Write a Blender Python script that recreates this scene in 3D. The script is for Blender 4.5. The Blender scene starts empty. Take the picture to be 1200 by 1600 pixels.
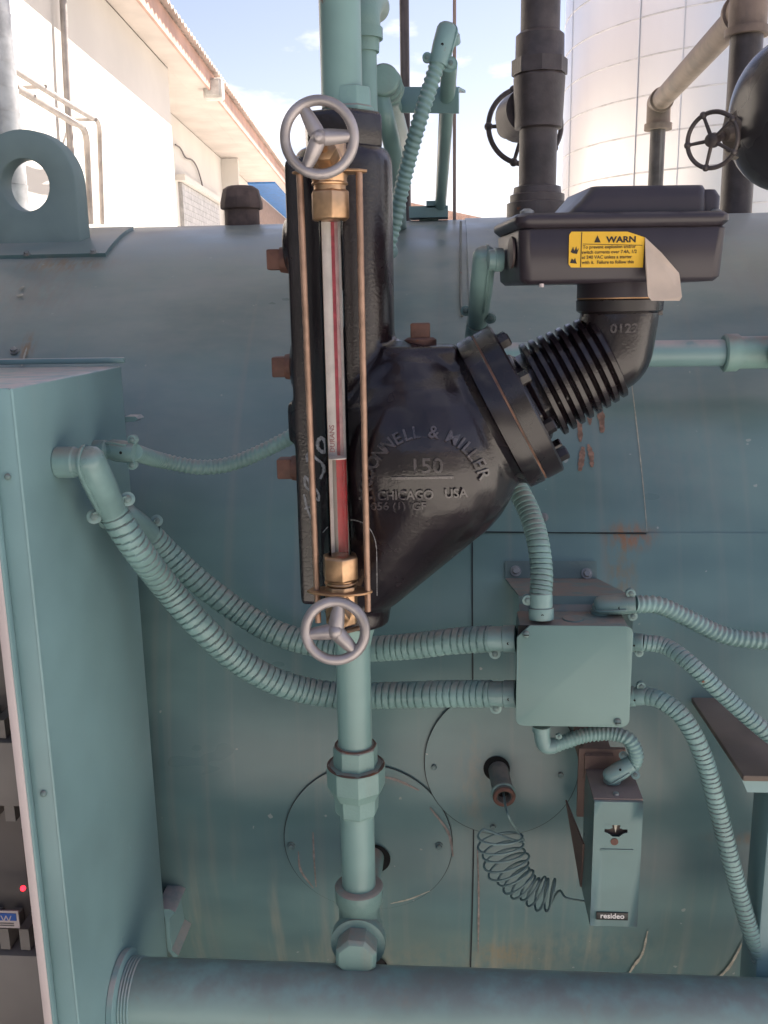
import bpy, bmesh, math, random
from mathutils import Vector, Matrix
from mathutils.bvhtree import BVHTree
random.seed(7)
V = Vector
scene = bpy.context.scene
COL = scene.collection
R_ = math.radians

# ------------------------------------------------------------------ camera
ZC = 1.70                       # eye height above the ground
FPX, PW_, PH_ = 1450.0, 1200.0, 1600.0
PITCH, YAW, ROLL = R_(12.8), R_(4.2), R_(1.0)
CAM = V((0, 0, ZC))
FWD = V((-math.sin(YAW) * math.cos(PITCH), math.cos(YAW) * math.cos(PITCH), -math.sin(PITCH)))
RT0 = V((math.cos(YAW), math.sin(YAW), 0))
UP0 = RT0.cross(FWD)
RT = RT0 * math.cos(ROLL) - UP0 * math.sin(ROLL)
UP = UP0 * math.cos(ROLL) + RT0 * math.sin(ROLL)
cd = bpy.data.cameras.new('camera')
cam = bpy.data.objects.new('camera', cd); COL.objects.link(cam)
m = Matrix((RT, UP, -FWD)).transposed().to_4x4(); m.translation = CAM
cam.matrix_world = m
cd.sensor_fit = 'VERTICAL'; cd.sensor_height = 36.0; cd.lens = 36.0 * FPX / PH_
cd.clip_start = 0.02; cd.clip_end = 2000
scene.camera = cam

# ------------------------------------------------------------------ sky, sun, exposure
SUN_EL, SUN_AZ = R_(52), R_(38)        # azimuth measured from +Y (away) towards +X (right)
SD = V((math.cos(SUN_EL) * math.sin(SUN_AZ), math.cos(SUN_EL) * math.cos(SUN_AZ), math.sin(SUN_EL)))
world = bpy.data.worlds.new('World'); scene.world = world; world.use_nodes = True
nt = world.node_tree; nt.nodes.clear()
wo = nt.nodes.new('ShaderNodeOutputWorld'); bg = nt.nodes.new('ShaderNodeBackground')
sky = nt.nodes.new('ShaderNodeTexSky'); sky.sky_type = 'NISHITA'; sky.sun_disc = False
sky.sun_elevation = SUN_EL; sky.sun_rotation = SUN_AZ
sky.air_density = 1.0; sky.dust_density = 0.5; sky.ozone_density = 1.0
wtc = nt.nodes.new('ShaderNodeTexCoord')
wmp = nt.nodes.new('ShaderNodeMapping'); wmp.inputs['Scale'].default_value = (1.0, 1.0, 2.6)
wmp.inputs['Location'].default_value = (0.37, 0.0, 0.11)
wn = nt.nodes.new('ShaderNodeTexNoise'); wn.inputs['Scale'].default_value = 4.2
wn.inputs['Detail'].default_value = 7; wn.inputs['Roughness'].default_value = 0.55
wr = nt.nodes.new('ShaderNodeValToRGB'); wr.color_ramp.elements[0].position = 0.54; wr.color_ramp.elements[1].position = 0.68
wmx = nt.nodes.new('ShaderNodeMix'); wmx.data_type = 'RGBA'; wmx.blend_type = 'MIX'
wmx.inputs[7].default_value = (9.5, 9.1, 9.2, 1)
wtint = nt.nodes.new('ShaderNodeMix'); wtint.data_type = 'RGBA'; wtint.blend_type = 'MULTIPLY'
wtint.inputs[0].default_value = 1.0; wtint.inputs[7].default_value = (1.26, 1.0, 0.95, 1)
nt.links.new(wtc.outputs['Generated'], wmp.inputs['Vector']); nt.links.new(wmp.outputs[0], wn.inputs['Vector'])
nt.links.new(wn.outputs['Fac'], wr.inputs['Fac']); nt.links.new(wr.outputs['Color'], wmx.inputs[0])
nt.links.new(sky.outputs[0], wtint.inputs[6]); nt.links.new(wtint.outputs[2], wmx.inputs[6])
nt.links.new(wmx.outputs[2], bg.inputs['Color']); nt.links.new(bg.outputs[0], wo.inputs['Surface'])
bg.inputs['Strength'].default_value = 0.05
sl = bpy.data.lights.new('sun', 'SUN'); sl.energy = 5.0; sl.angle = R_(0.53); sl.color = (1.0, 0.93, 0.83)
so = bpy.data.objects.new('sun', sl); COL.objects.link(so)
so.rotation_euler = SD.to_track_quat('Z', 'Y').to_euler(); so.location = SD * 30
vs = scene.view_settings
vs.view_transform = 'Standard'; vs.look = 'None'; vs.gamma = 1.0; vs.use_curve_mapping = False
vs.exposure = 1.9
scene.cycles.max_bounces = 5; scene.cycles.diffuse_bounces = 2; scene.cycles.glossy_bounces = 2; scene.cycles.transparent_max_bounces = 10
scene.cycles.use_denoising = True
scene.cycles.caustics_reflective = False; scene.cycles.caustics_refractive = False

# ------------------------------------------------------------------ geometry of the view
def ray(px, py): return FWD + RT * ((px - 600) / FPX) + UP * ((800 - py) / FPX)
def P(px, py, Y):                      # point of a picture position at a given distance Y
    r = ray(px, py); return CAM + r * (Y / r.y)
def PX(px, py, X):                     # ... on the vertical plane x = X
    r = ray(px, py); return CAM + r * ((X - CAM.x) / r.x)
def PZ(px, py, Z):
    r = ray(px, py); return CAM + r * ((Z - CAM.z) / r.z)
def sc(p): return (p - CAM).dot(FWD) / FPX     # metres per picture pixel at a point
BD, BR, BH = 1.02, 0.742, -0.603       # boiler: nearest distance, radius, axis height relative to the eye
BY, BZ = BD + BR, ZC + BH
def PB(px, py, off=0.0):               # on the boiler shell
    r = ray(px, py); o = CAM
    oy, oz = o.y - BY, o.z - BZ; rr = BR + off
    a = r.y**2 + r.z**2; b = 2 * (oy * r.y + oz * r.z); c = oy * oy + oz * oz - rr * rr
    d = max(b * b - 4 * a * c, 0.0)
    return o + r * ((-b - math.sqrt(d)) / (2 * a))
def bnorm(p): return V((0, p.y - BY, p.z - BZ)).normalized()
def BA(p): return math.atan2(p.z - BZ, BY - p.y)       # angle on the shell, 0 = facing us
def BP(x, a, off=0.0): return V((x, BY - (BR + off) * math.cos(a), BZ + (BR + off) * math.sin(a)))
def PPL(px, py, p0, n):
    r = ray(px, py); return CAM + r * ((p0 - CAM).dot(n) / r.dot(n))

# ------------------------------------------------------------------ mesh builder
ORG = {}
def frame_of(d):
    d = d.normalized()
    u = V((0, 0, 1)).cross(d) if abs(d.z) < 0.95 else V((1, 0, 0)).cross(d)
    u.normalize(); return u, d.cross(u).normalized(), d
def smooth_path(pts, n=12, closed=False):
    pts = [V(p) for p in pts]; out = []
    N = len(pts)
    for i in range(N if closed else N - 1):
        if closed: p0, p1, p2, p3 = pts[i - 1], pts[i], pts[(i + 1) % N], pts[(i + 2) % N]
        else:
            p1, p2 = pts[i], pts[i + 1]
            p0 = pts[i - 1] if i else p1 * 2 - p2
            p3 = pts[i + 2] if i + 2 < N else p2 * 2 - p1
        for k in range(n):
            t = k / n
            out.append(0.5 * ((2 * p1) + (p2 - p0) * t + (2 * p0 - 5 * p1 + 4 * p2 - p3) * t * t + (3 * p1 - p0 - 3 * p2 + p3) * t**3))
    if not closed: out.append(pts[-1])
    return out
def resample(path, step):
    L = [0.0]
    for a, b in zip(path, path[1:]): L.append(L[-1] + (b - a).length)
    n = max(2, int(L[-1] / step)); out = []; j = 0
    for i in range(n + 1):
        s = L[-1] * i / n
        while j < len(L) - 2 and L[j + 1] < s: j += 1
        t = (s - L[j]) / max(1e-9, L[j + 1] - L[j])
        out.append(path[j].lerp(path[j + 1], min(1, max(0, t))))
    return out, L[-1]

class MB:
    def __init__(s): s.v = []; s.f = []
    def add(s, vs, fs):
        o = len(s.v); s.v += [V(x) for x in vs]; s.f += [tuple(i + o for i in f) for f in fs]; return s
    def loft(s, rings, cap0=True, cap1=True, closed=False):
        n = len(rings[0]); o = len(s.v)
        for r in rings: s.v += [V(x) for x in r]
        m = len(rings)
        for i in range(m if closed else m - 1):
            a, b = o + i * n, o + ((i + 1) % m) * n
            for k in range(n): s.f.append((a + k, a + (k + 1) % n, b + (k + 1) % n, b + k))
        if not closed:
            if cap0: s.f.append(tuple(o + k for k in reversed(range(n))))
            if cap1: s.f.append(tuple(o + (m - 1) * n + k for k in range(n)))
        return s
    def lathe(s, p0, d, prof, n=24, rot=0.0, cap=True, u=None):
        uu, vv, dd = frame_of(V(d))
        if u is not None:
            uu = (V(u) - dd * V(u).dot(dd)).normalized(); vv = dd.cross(uu)
        rings = [[V(p0) + dd * t + (uu * math.cos(rot + 2 * math.pi * k / n) + vv * math.sin(rot + 2 * math.pi * k / n)) * r for k in range(n)] for t, r in prof]
        return s.loft(rings, cap, cap)
    def cyl(s, p0, p1, r0, r1=None, n=24, rot=0.0):
        d = V(p1) - V(p0); return s.lathe(p0, d, [(0, r0), (d.length, r0 if r1 is None else r1)], n, rot)
    def pipe(s, p0, p1, r, ri, n=28):          # open hollow tube
        d = V(p1) - V(p0); L = d.length; uu, vv, dd = frame_of(d)
        rings = [[V(p0) + dd * t + (uu * math.cos(2 * math.pi * k / n) + vv * math.sin(2 * math.pi * k / n)) * q for k in range(n)] for t, q in ((0, r), (L, r), (L, ri), (0, ri))]
        return s.loft(rings, closed=True)
    def sweep(s, path, rad, n=16, cap=True, helix=None, asp=1.0):
        path = [V(p) for p in path]; N = len(path)
        t0 = (path[1] - path[0]).normalized(); u, v, _ = frame_of(t0)
        rings = []; S = 0.0
        for i, p in enumerate(path):
            if i: S += (p - path[i - 1]).length
            t = (path[min(i + 1, N - 1)] - path[max(i - 1, 0)]).normalized()
            u = (u - t * u.dot(t)).normalized(); v = t.cross(u)
            r = rad(i / (N - 1)) if callable(rad) else (rad[i] if isinstance(rad, (list, tuple)) else rad)
            ring = []
            for k in range(n):
                a = 2 * math.pi * k / n
                q = r * (helix(S, a) if helix else 1.0)
                ring.append(p + u * (math.cos(a) * q) + v * (math.sin(a) * q * asp))
            rings.append(ring)
        return s.loft(rings, cap, cap)
    def torus(s, c, d, R, r, n=48, m=12, a0=0, a1=None, asp=1.0):
        u, v, w = frame_of(V(d)); full = a1 is None
        if full: a1 = 2 * math.pi
        rings = []
        cnt = n if full else n + 1
        for i in range(cnt):
            a = a0 + (a1 - a0) * i / n
            e = u * math.cos(a) + v * math.sin(a)
            rings.append([V(c) + e * R + e * (r * math.cos(2 * math.pi * k / m)) + w * (r * asp * math.sin(2 * math.pi * k / m)) for k in range(m)])
        return s.loft(rings, not full, not full, closed=full)
    def sphere(s, c, r, n=16, m=10, sx=(1, 1, 1)):
        rings = []
        for j in range(1, m):
            t = math.pi * j / m
            rings.append([V(c) + V((math.sin(t) * math.cos(2 * math.pi * k / n) * r * sx[0], math.sin(t) * math.sin(2 * math.pi * k / n) * r * sx[1], -math.cos(t) * r * sx[2])) for k in range(n)])
        return s.loft(rings)
    def box(s, c, size, ax=None):
        X, Y, Z = ax if ax else (V((1, 0, 0)), V((0, 1, 0)), V((0, 0, 1)))
        a, b, e = size[0] / 2, size[1] / 2, size[2] / 2
        vs = [V(c) + X * (a * i) + Y * (b * j) + Z * (e * k) for k in (-1, 1) for j in (-1, 1) for i in (-1, 1)]
        return s.add(vs, [(0, 2, 3, 1), (4, 5, 7, 6), (0, 1, 5, 4), (2, 6, 7, 3), (0, 4, 6, 2), (1, 3, 7, 5)])
    def prism(s, pts, d):                       # closed polygon (3-D, counted any way) pushed along d
        pts = [V(p) for p in pts]; n = len(pts)
        return s.add(pts + [p + V(d) for p in pts], [tuple(range(n - 1, -1, -1)), tuple(range(n, 2 * n))] + [(i, (i + 1) % n, n + (i + 1) % n, n + i) for i in range(n)])
    def build(s, name, mat, parent=None, bevel=0.0, seg=2, sharp=38, org=None, flat=False):
        me = bpy.data.meshes.new(name)
        if parent is not None: o3 = ORG[parent.name]
        elif org is not None: o3 = V(org)
        else:
            xs = [p.x for p in s.v]; ys = [p.y for p in s.v]; zs = [p.z for p in s.v]
            o3 = V(((min(xs) + max(xs)) / 2, (min(ys) + max(ys)) / 2, min(zs)))
        me.from_pydata([tuple(p - o3) for p in s.v], [], s.f)
        bm = bmesh.new(); bm.from_mesh(me)
        bmesh.ops.remove_doubles(bm, verts=bm.verts, dist=1e-6)
        bmesh.ops.recalc_face_normals(bm, faces=bm.faces)
        if bevel > 0:
            es = [e for e in bm.edges if len(e.link_faces) == 2 and e.calc_face_angle(0) > R_(30)]
            bmesh.ops.bevel(bm, geom=es, offset=bevel, segments=seg, affect='EDGES', profile=0.5, clamp_overlap=True)
        bm.to_mesh(me); bm.free()
        if not flat:
            me.polygons.foreach_set('use_smooth', [True] * len(me.polygons))
            me.set_sharp_from_angle(angle=R_(sharp))
        me.materials.append(mat)
        ob = bpy.data.objects.new(name, me); COL.objects.link(ob)
        ORG[ob.name] = o3
        if parent is not None: ob.parent = parent
        else: ob.location = o3
        return ob
def thing(name, label, cat, loc, group=None):
    o = bpy.data.objects.new(name, None); COL.objects.link(o); o.empty_display_size = 0.05
    o.location = V(loc); ORG[o.name] = V(loc); o['label'] = label; o['category'] = cat
    if group: o['group'] = group
    return o
def tag(o, label, cat, group=None):
    o['label'] = label; o['category'] = cat
    if group: o['group'] = group
    return o
def struct(o, kind='structure'): o['kind'] = kind; return o

# ------------------------------------------------------------------ materials
def newmat(name):
    m = bpy.data.materials.new(name); m.use_nodes = True
    return m, m.node_tree, m.node_tree.nodes['Principled BSDF']
def nnoise(nt, vec, scale, detail=4, rough=0.55):
    n = nt.nodes.new('ShaderNodeTexNoise'); n.inputs['Scale'].default_value = scale
    n.inputs['Detail'].default_value = detail; n.inputs['Roughness'].default_value = rough
    if vec: nt.links.new(vec, n.inputs['Vector'])
    return n.outputs['Fac']
def ramp(nt, fac, a, b, inv=False):
    n = nt.nodes.new('ShaderNodeMapRange'); n.inputs[1].default_value = a; n.inputs[2].default_value = b
    if inv: n.inputs[3].default_value = 1; n.inputs[4].default_value = 0
    n.interpolation_type = 'SMOOTHSTEP'
    nt.links.new(fac, n.inputs[0]); return n.outputs[0]
def mixc(nt, fac, a, b):
    n = nt.nodes.new('ShaderNodeMix'); n.data_type = 'RGBA'
    if hasattr(fac, 'links'): nt.links.new(fac, n.inputs[0])
    else: n.inputs[0].default_value = fac
    for k, c in ((6, a), (7, b)):
        if hasattr(c, 'links'): nt.links.new(c, n.inputs[k])
        else: n.inputs[k].default_value = (*c, 1)
    return n.outputs[2]
def math_(nt, op, a, b=None):
    n = nt.nodes.new('ShaderNodeMath'); n.operation = op; n.use_clamp = op in ('ADD',)
    for i, c in enumerate((a, b)):
        if c is None: continue
        if hasattr(c, 'links'): nt.links.new(c, n.inputs[i])
        else: n.inputs[i].default_value = c
    return n.outputs[0]
def mapping(nt, vec, scale=(1, 1, 1), loc=(0, 0, 0)):
    n = nt.nodes.new('ShaderNodeMapping'); n.inputs['Scale'].default_value = scale; n.inputs['Location'].default_value = loc
    nt.links.new(vec, n.inputs['Vector']); return n.outputs[0]
def bump(nt, bs, h, strength, dist):
    b = nt.nodes.new('ShaderNodeBump'); b.inputs['Strength'].default_value = strength; b.inputs['Distance'].default_value = dist
    nt.links.new(h, b.inputs['Height']); nt.links.new(b.outputs[0], bs.inputs['Normal'])
RUST = (0.16, 0.055, 0.025)
def surf(name, base, rough=0.5, metal=0.0, var=0.18, vscale=9, dust=0.0, dustc=(0.34, 0.27, 0.22), rust=0.0, rscale=28, bmp=0.12, bscale=260, bdist=0.001, spec=0.5, streak=0.0, streakc=(0.28, 0.2, 0.13), coat=0.0, rustc=RUST):
    m, nt, b = newmat(name)
    geo = nt.nodes.new('ShaderNodeNewGeometry'); pos = geo.outputs['Position']
    c = tuple(base)
    n1 = nnoise(nt, pos, vscale, 3)
    lo = tuple(x * (1 - var) for x in c); hi = tuple(min(1, x * (1 + var)) for x in c)
    col = mixc(nt, ramp(nt, n1, 0.3, 0.7), lo, hi)
    if dust > 0:                           # settled dust, on faces that look upwards
        sep = nt.nodes.new('ShaderNodeSeparateXYZ'); nt.links.new(geo.outputs['Normal'], sep.inputs[0])
        up = ramp(nt, sep.outputs[2], 0.25, 0.95)
        dn = ramp(nt, nnoise(nt, pos, 40, 3), 0.2, 0.65)
        col = mixc(nt, math_(nt, 'MULTIPLY', math_(nt, 'MULTIPLY', up, dn), dust), col, dustc)
    if streak > 0:
        st = nnoise(nt, mapping(nt, pos, (55, 55, 3.0)), 1.0, 5, 0.6)
        pt = ramp(nt, nnoise(nt, pos, 5.0, 3), 0.42, 0.66)
        col = mixc(nt, math_(nt, 'MULTIPLY', math_(nt, 'MULTIPLY', ramp(nt, st, 0.54, 0.72), pt), streak), col, streakc)
    rsock = None
    if rust > 0:
        rn = ramp(nt, nnoise(nt, pos, rscale, 5, 0.68), 0.71 - rust * 0.3, 0.78 - rust * 0.3)
        col = mixc(nt, rn, col, mixc(nt, n1, rustc, tuple(min(1, x * 2.1) for x in rustc)))
        rsock = rn
    nt.links.new(col, b.inputs['Base Color'])
    rv = math_(nt, 'ADD', math_(nt, 'MULTIPLY', math_(nt, 'SUBTRACT', n1, 0.5), 0.28), rough)
    if rsock is not None: rv = math_(nt, 'MAXIMUM', rv, math_(nt, 'MULTIPLY', rsock, 0.85))
    nt.links.new(rv, b.inputs['Roughness'])
    b.inputs['Metallic'].default_value = metal; b.inputs['Specular IOR Level'].default_value = spec
    b.inputs['Coat Weight'].default_value = coat; b.inputs['Coat Roughness'].default_value = 0.15
    if bmp >= 0.2: bump(nt, b, nnoise(nt, pos, bscale, 2), bmp, bdist)
    return m
def flat(name, c, rough=0.6, metal=0.0, emit=0.0):
    m, nt, b = newmat(name); b.inputs['Base Color'].default_value = (*c, 1); b.inputs['Roughness'].default_value = rough; b.inputs['Metallic'].default_value = metal
    if emit: b.inputs['Emission Color'].default_value = (*c, 1); b.inputs['Emission Strength'].default_value = emit
    return m
TEAL = (0.118, 0.222, 0.236)
M = {}
M['cab'] = surf('cabinet_paint', (0.205, 0.335, 0.342), 0.34, var=0.14, vscale=5, dust=0.9, dustc=(0.58, 0.47, 0.44), bmp=0.2, bscale=260, bdist=0.0003, streak=0.22, streakc=(0.27, 0.33, 0.33))  # dust colour paled to stand in for light on the cabinet top
M['pipe'] = surf('green_pipe_paint', (0.205, 0.335, 0.315), 0.34, var=0.12, dust=0.7, rust=0.06, rscale=22, bmp=0.10, streak=0.25)
M['fit'] = surf('green_fitting_paint', (0.20, 0.325, 0.30), 0.40, var=0.15, dust=1.0, dustc=(0.33, 0.25, 0.21), rust=0.12, rscale=45, bmp=0.3, bscale=330, streak=0.3)
M['flex'] = surf('conduit_paint', (0.20, 0.33, 0.32), 0.34, var=0.14, vscale=14, dust=0.75, dustc=(0.36, 0.31, 0.28), rust=0.07, rscale=60, bmp=0.1)
M['conn'] = surf('connector_paint', (0.20, 0.325, 0.32), 0.32, var=0.14, vscale=20, dust=0.7, rust=0.08, rscale=70, bmp=0.2)
M['jbox'] = surf('junction_box_paint', (0.155, 0.265, 0.252), 0.32, var=0.07, vscale=7, dust=0.6, bmp=0.05, streak=0.0)
M['bracket'] = surf('dusty_bracket_paint', (0.16, 0.25, 0.245), 0.6, var=0.15, dust=1.0, dustc=(0.30, 0.225, 0.19), rust=0.16, rscale=26, bmp=0.25)
M['iron'] = surf('black_cast_iron', (0.0115, 0.0068, 0.0088), 0.24, var=0.25, vscale=25, dust=0.40, dustc=(0.045, 0.036, 0.041), coat=0.12, bmp=0.38, bscale=380, bdist=0.0007, spec=0.62)
M['ironp'] = surf('black_machined_iron', (0.012, 0.0085, 0.0105), 0.28, var=0.25, vscale=25, dust=0.40, dustc=(0.05, 0.04, 0.045), coat=0.1, bmp=0.15, bscale=400, spec=0.6)
M['plastic'] = surf('switch_housing_paint', (0.036, 0.029, 0.037), 0.36, var=0.10, vscale=12, dust=0.7, dustc=(0.115, 0.10, 0.105), bmp=0.12, bscale=700, bdist=0.0006)
M['rustplug'] = surf('rusty_plug', (0.125, 0.058, 0.042), 0.65, var=0.3, vscale=60, rust=0.4, rscale=80, bmp=0.4, dust=0.6, dustc=(0.22, 0.125, 0.10))
M['brass'] = surf('brass', (0.52, 0.335, 0.20), 0.36, metal=0.9, var=0.28, vscale=45, bmp=0.10, bscale=500)
M['brassd'] = surf('dull_brass_plate', (0.42, 0.26, 0.15), 0.5, metal=0.9, var=0.2, vscale=40, bmp=0.2)
M['copper'] = surf('brass_rod', (0.40, 0.255, 0.185), 0.45, metal=0.6, var=0.2, vscale=60, bmp=0.08)
M['alu'] = surf('aluminium_paint', (0.40, 0.365, 0.365), 0.42, metal=0.55, var=0.22, vscale=30, dust=0.3, bmp=0.15, bscale=500)
M['steel'] = surf('bolt_steel', (0.30, 0.31, 0.31), 0.4, metal=0.5, var=0.2, vscale=60, rust=0.15, rscale=120)
M['ctl'] = surf('limit_control_paint', (0.12, 0.215, 0.212), 0.32, var=0.1, vscale=12, dust=0.6, bmp=0)
M['bolt'] = surf('painted_bolt', (0.15, 0.225, 0.22), 0.45, var=0.2, vscale=60, dust=0.8, rust=0.14, rscale=120)
M['blackpipe'] = surf('grimy_black_pipe', (0.085, 0.068, 0.066), 0.42, var=0.35, vscale=20, dust=0.8, dustc=(0.16, 0.125, 0.115), rust=0.08, bmp=0.35, streak=0.9, streakc=(0.22, 0.19, 0.18))
M['brownpipe'] = surf('weathered_brown_pipe', (0.24, 0.175, 0.14), 0.6, var=0.25, vscale=18, dust=0.6, bmp=0.3, rust=0.1)
M['drum'] = surf('dark_drum_paint', (0.035, 0.031, 0.034), 0.25, var=0.2, vscale=9, dust=0.5, dustc=(0.11, 0.09, 0.085), bmp=0.08)
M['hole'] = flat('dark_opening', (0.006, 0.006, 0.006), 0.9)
M['seam'] = flat('dark_seam', (0.02, 0.027, 0.03), 0.8)
M['gap'] = flat('cover_gap', (0.045, 0.055, 0.058), 0.8)
M['castworn'] = surf('worn_cast_letters', (0.042, 0.033, 0.036), 0.27, var=0.4, vscale=90, bmp=0, coat=0.3, spec=0.8)
M['pale'] = surf('pale_run_mark', (0.30, 0.25, 0.225), 0.7, var=0.3, vscale=120, bmp=0)
M['ventrust'] = surf('rusty_vent', (0.14, 0.095, 0.08), 0.7, var=0.3, vscale=40, rust=0.3, bmp=0.3)
M['gasket'] = surf('flange_gasket', (0.17, 0.09, 0.06), 0.6, var=0.5, vscale=50, bmp=0)
M['scratch'] = surf('pale_scratch', (0.42, 0.40, 0.33), 0.6, var=0.25, vscale=120, bmp=0)
M['rustdrip'] = surf('rust_drip', (0.25, 0.15, 0.115), 0.8, var=0.35, vscale=150, bmp=0.2)
M['chalk'] = surf('chalk', (0.30, 0.30, 0.31), 0.9, var=0.4, vscale=300, bmp=0.2)
M['castmark'] = M['iron']
M['yellow'] = surf('warning_yellow', (0.80, 0.47, 0.03), 0.5, var=0.06, vscale=20, bmp=0)
M['ink'] = flat('black_ink', (0.02, 0.016, 0.015), 0.6)
M['backing'] = surf('label_backing', (0.62, 0.50, 0.40), 0.6, var=0.08, vscale=40, bmp=0.1)
M['white'] = surf('cabinet_gasket_white', (0.62, 0.53, 0.51), 0.5, var=0.05, bmp=0)
M['blue'] = flat('label_blue', (0.03, 0.11, 0.42), 0.5)
M['inner'] = surf('cabinet_interior', (0.17, 0.15, 0.14), 0.5, var=0.1, bmp=0)
M['duct'] = surf('wire_duct_grey', (0.27, 0.24, 0.22), 0.5, var=0.1, bmp=0)
M['blackpl'] = surf('black_plastic', (0.02, 0.02, 0.02), 0.4, var=0.2, bmp=0.05)
M['brownwire'] = surf('brown_relay', (0.055, 0.03, 0.024), 0.3, var=0.25, vscale=60, bmp=0.05)
M['led'] = flat('red_led', (1.0, 0.01, 0.02), 0.4, emit=2.5)
M['galv'] = surf('galvanised_duct', (0.52, 0.52, 0.54), 0.42, metal=0.6, var=0.2, vscale=20, bmp=0.2)

# ------------------------------------------------------------------ shell paint with its own stains
def shell_material():
    m, nt, b = newmat('boiler_jacket_paint')
    geo = nt.nodes.new('ShaderNodeNewGeometry'); pos = geo.outputs['Position']
    c = TEAL
    n1 = nnoise(nt, mapping(nt, pos, (2.2, 2.2, 5.0)), 1.6, 3, 0.55)
    col = mixc(nt, ramp(nt, n1, 0.3, 0.72), tuple(x * 0.80 for x in c), (0.155, 0.268, 0.265))
    sep = nt.nodes.new('ShaderNodeSeparateXYZ'); nt.links.new(pos, sep.inputs[0])
    # dust on the upper side of the shell
    nsep = nt.nodes.new('ShaderNodeSeparateXYZ'); nt.links.new(geo.outputs['Normal'], nsep.inputs[0])
    up = ramp(nt, nsep.outputs[2], 0.38, 0.97)
    dn = ramp(nt, nnoise(nt, mapping(nt, pos, (6, 14, 14)), 1.0, 4, 0.62), 0.25, 0.75)
    dfac = math_(nt, 'MULTIPLY', up, math_(nt, 'ADD', math_(nt, 'MULTIPLY', dn, 0.5), 0.32))
    col = mixc(nt, dfac, col, (0.42, 0.415, 0.385))
    # splashed dirt running down the lower part
    st = nnoise(nt, mapping(nt, pos, (38, 0.1, 3.2)), 1.0, 3, 0.6)
    low = ramp(nt, sep.outputs[2], ZC - 0.62, ZC - 0.86, False)
    lowm = nt.nodes.new('ShaderNodeMapRange'); lowm.inputs[1].default_value = ZC - 0.60; lowm.inputs[2].default_value = ZC - 0.92
    nt.links.new(sep.outputs[2], lowm.inputs[0])
    col = mixc(nt, math_(nt, 'MULTIPLY', math_(nt, 'MULTIPLY', ramp(nt, st, 0.52, 0.74), lowm.outputs[0]), 0.85), col, (0.40, 0.37, 0.29))
    grime = ramp(nt, nnoise(nt, mapping(nt, pos, (7, 1, 4)), 1.0, 5), 0.4, 0.7)
    col = mixc(nt, math_(nt, 'MULTIPLY', math_(nt, 'MULTIPLY', grime, lowm.outputs[0]), 0.45), col, (0.21, 0.24, 0.19))
    # faint vertical run marks everywhere
    rm = nnoise(nt, mapping(nt, pos, (46, 0.1, 1.3)), 1.0, 3, 0.6)
    col = mixc(nt, math_(nt, 'MULTIPLY', ramp(nt, rm, 0.52, 0.75), 0.28), col, (0.30, 0.30, 0.27))
    # rust stains at known places: (picture x, y, half width px, half height px, strength, colour)
    fine = nnoise(nt, mapping(nt, pos, (120, 30, 60)), 1.0, 3, 0.65)
    streaky = nnoise(nt, mapping(nt, pos, (90, 0.1, 8)), 1.0, 3, 0.6)
    for (px, py, wx, hy, s, cc) in ((985, 838, 55, 26, 1.0, (0.36, 0.13, 0.035)), (970, 885, 36, 75, 0.62, (0.30, 0.17, 0.06)),
                                    (100, 413, 120, 16, 0.6, (0.33, 0.17, 0.06)), (60, 455, 110, 50, 0.35, (0.30, 0.22, 0.18)),
                                    (40, 545, 22, 30, 0.7, (0.30, 0.16, 0.07)), (1180, 1310, 110, 16, 0.45, (0.25, 0.13, 0.06)),
                                    (740, 1225, 40, 120, 0.30, (0.34, 0.25, 0.16)), (790, 1490, 60, 40, 0.5, (0.36, 0.24, 0.10)),
                                    (560, 1215, 130, 14, 0.3, (0.36, 0.24, 0.18)), (1050, 700, 150, 160, 0.16, (0.30, 0.27, 0.25)),
                                    (650, 1500, 300, 60, 0.25, (0.33, 0.29, 0.20)), (885, 1480, 250, 60, 0.30, (0.36, 0.33, 0.24))):
        p = PB(px, py); k = sc(p); hh = k * hy * 1.15
        mp = mapping(nt, pos, (1 / (wx * k), 0.0, 1 / hh), (-p.x / (wx * k), 0, -p.z / hh))
        ln = nt.nodes.new('ShaderNodeVectorMath'); ln.operation = 'LENGTH'; nt.links.new(mp, ln.inputs[0])
        f = ramp(nt, ln.outputs['Value'], 1.0, 0.1)
        w = ramp(nt, math_(nt, 'ADD', math_(nt, 'MULTIPLY', fine, 0.55), math_(nt, 'MULTIPLY', streaky, 0.45)), 0.36, 0.62)
        col = mixc(nt, math_(nt, 'MULTIPLY', math_(nt, 'MULTIPLY', f, w), s), col, cc)
    # small chips
    ch = ramp(nt, nnoise(nt, pos, 75, 2, 0.4), 0.755, 0.775)
    col = mixc(nt, math_(nt, 'MULTIPLY', ch, 0.7), col, (0.40, 0.42, 0.40))
    nt.links.new(col, b.inputs['Base Color'])
    rv = math_(nt, 'ADD', math_(nt, 'MULTIPLY', math_(nt, 'SUBTRACT', n1, 0.5), 0.24), 0.31)
    rv = math_(nt, 'MAXIMUM', rv, math_(nt, 'MULTIPLY', dfac, 0.85))
    nt.links.new(rv, b.inputs['Roughness'])
    b.inputs['Coat Weight'].default_value = 0.35; b.inputs['Coat Roughness'].default_value = 0.22
    # sheet-metal waviness
    hw = nnoise(nt, mapping(nt, pos, (2.6, 2.6, 1.1)), 2.2, 1)
    bump(nt, b, hw, 0.55, 0.02)
    return m
M['shell'] = shell_material()

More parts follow.
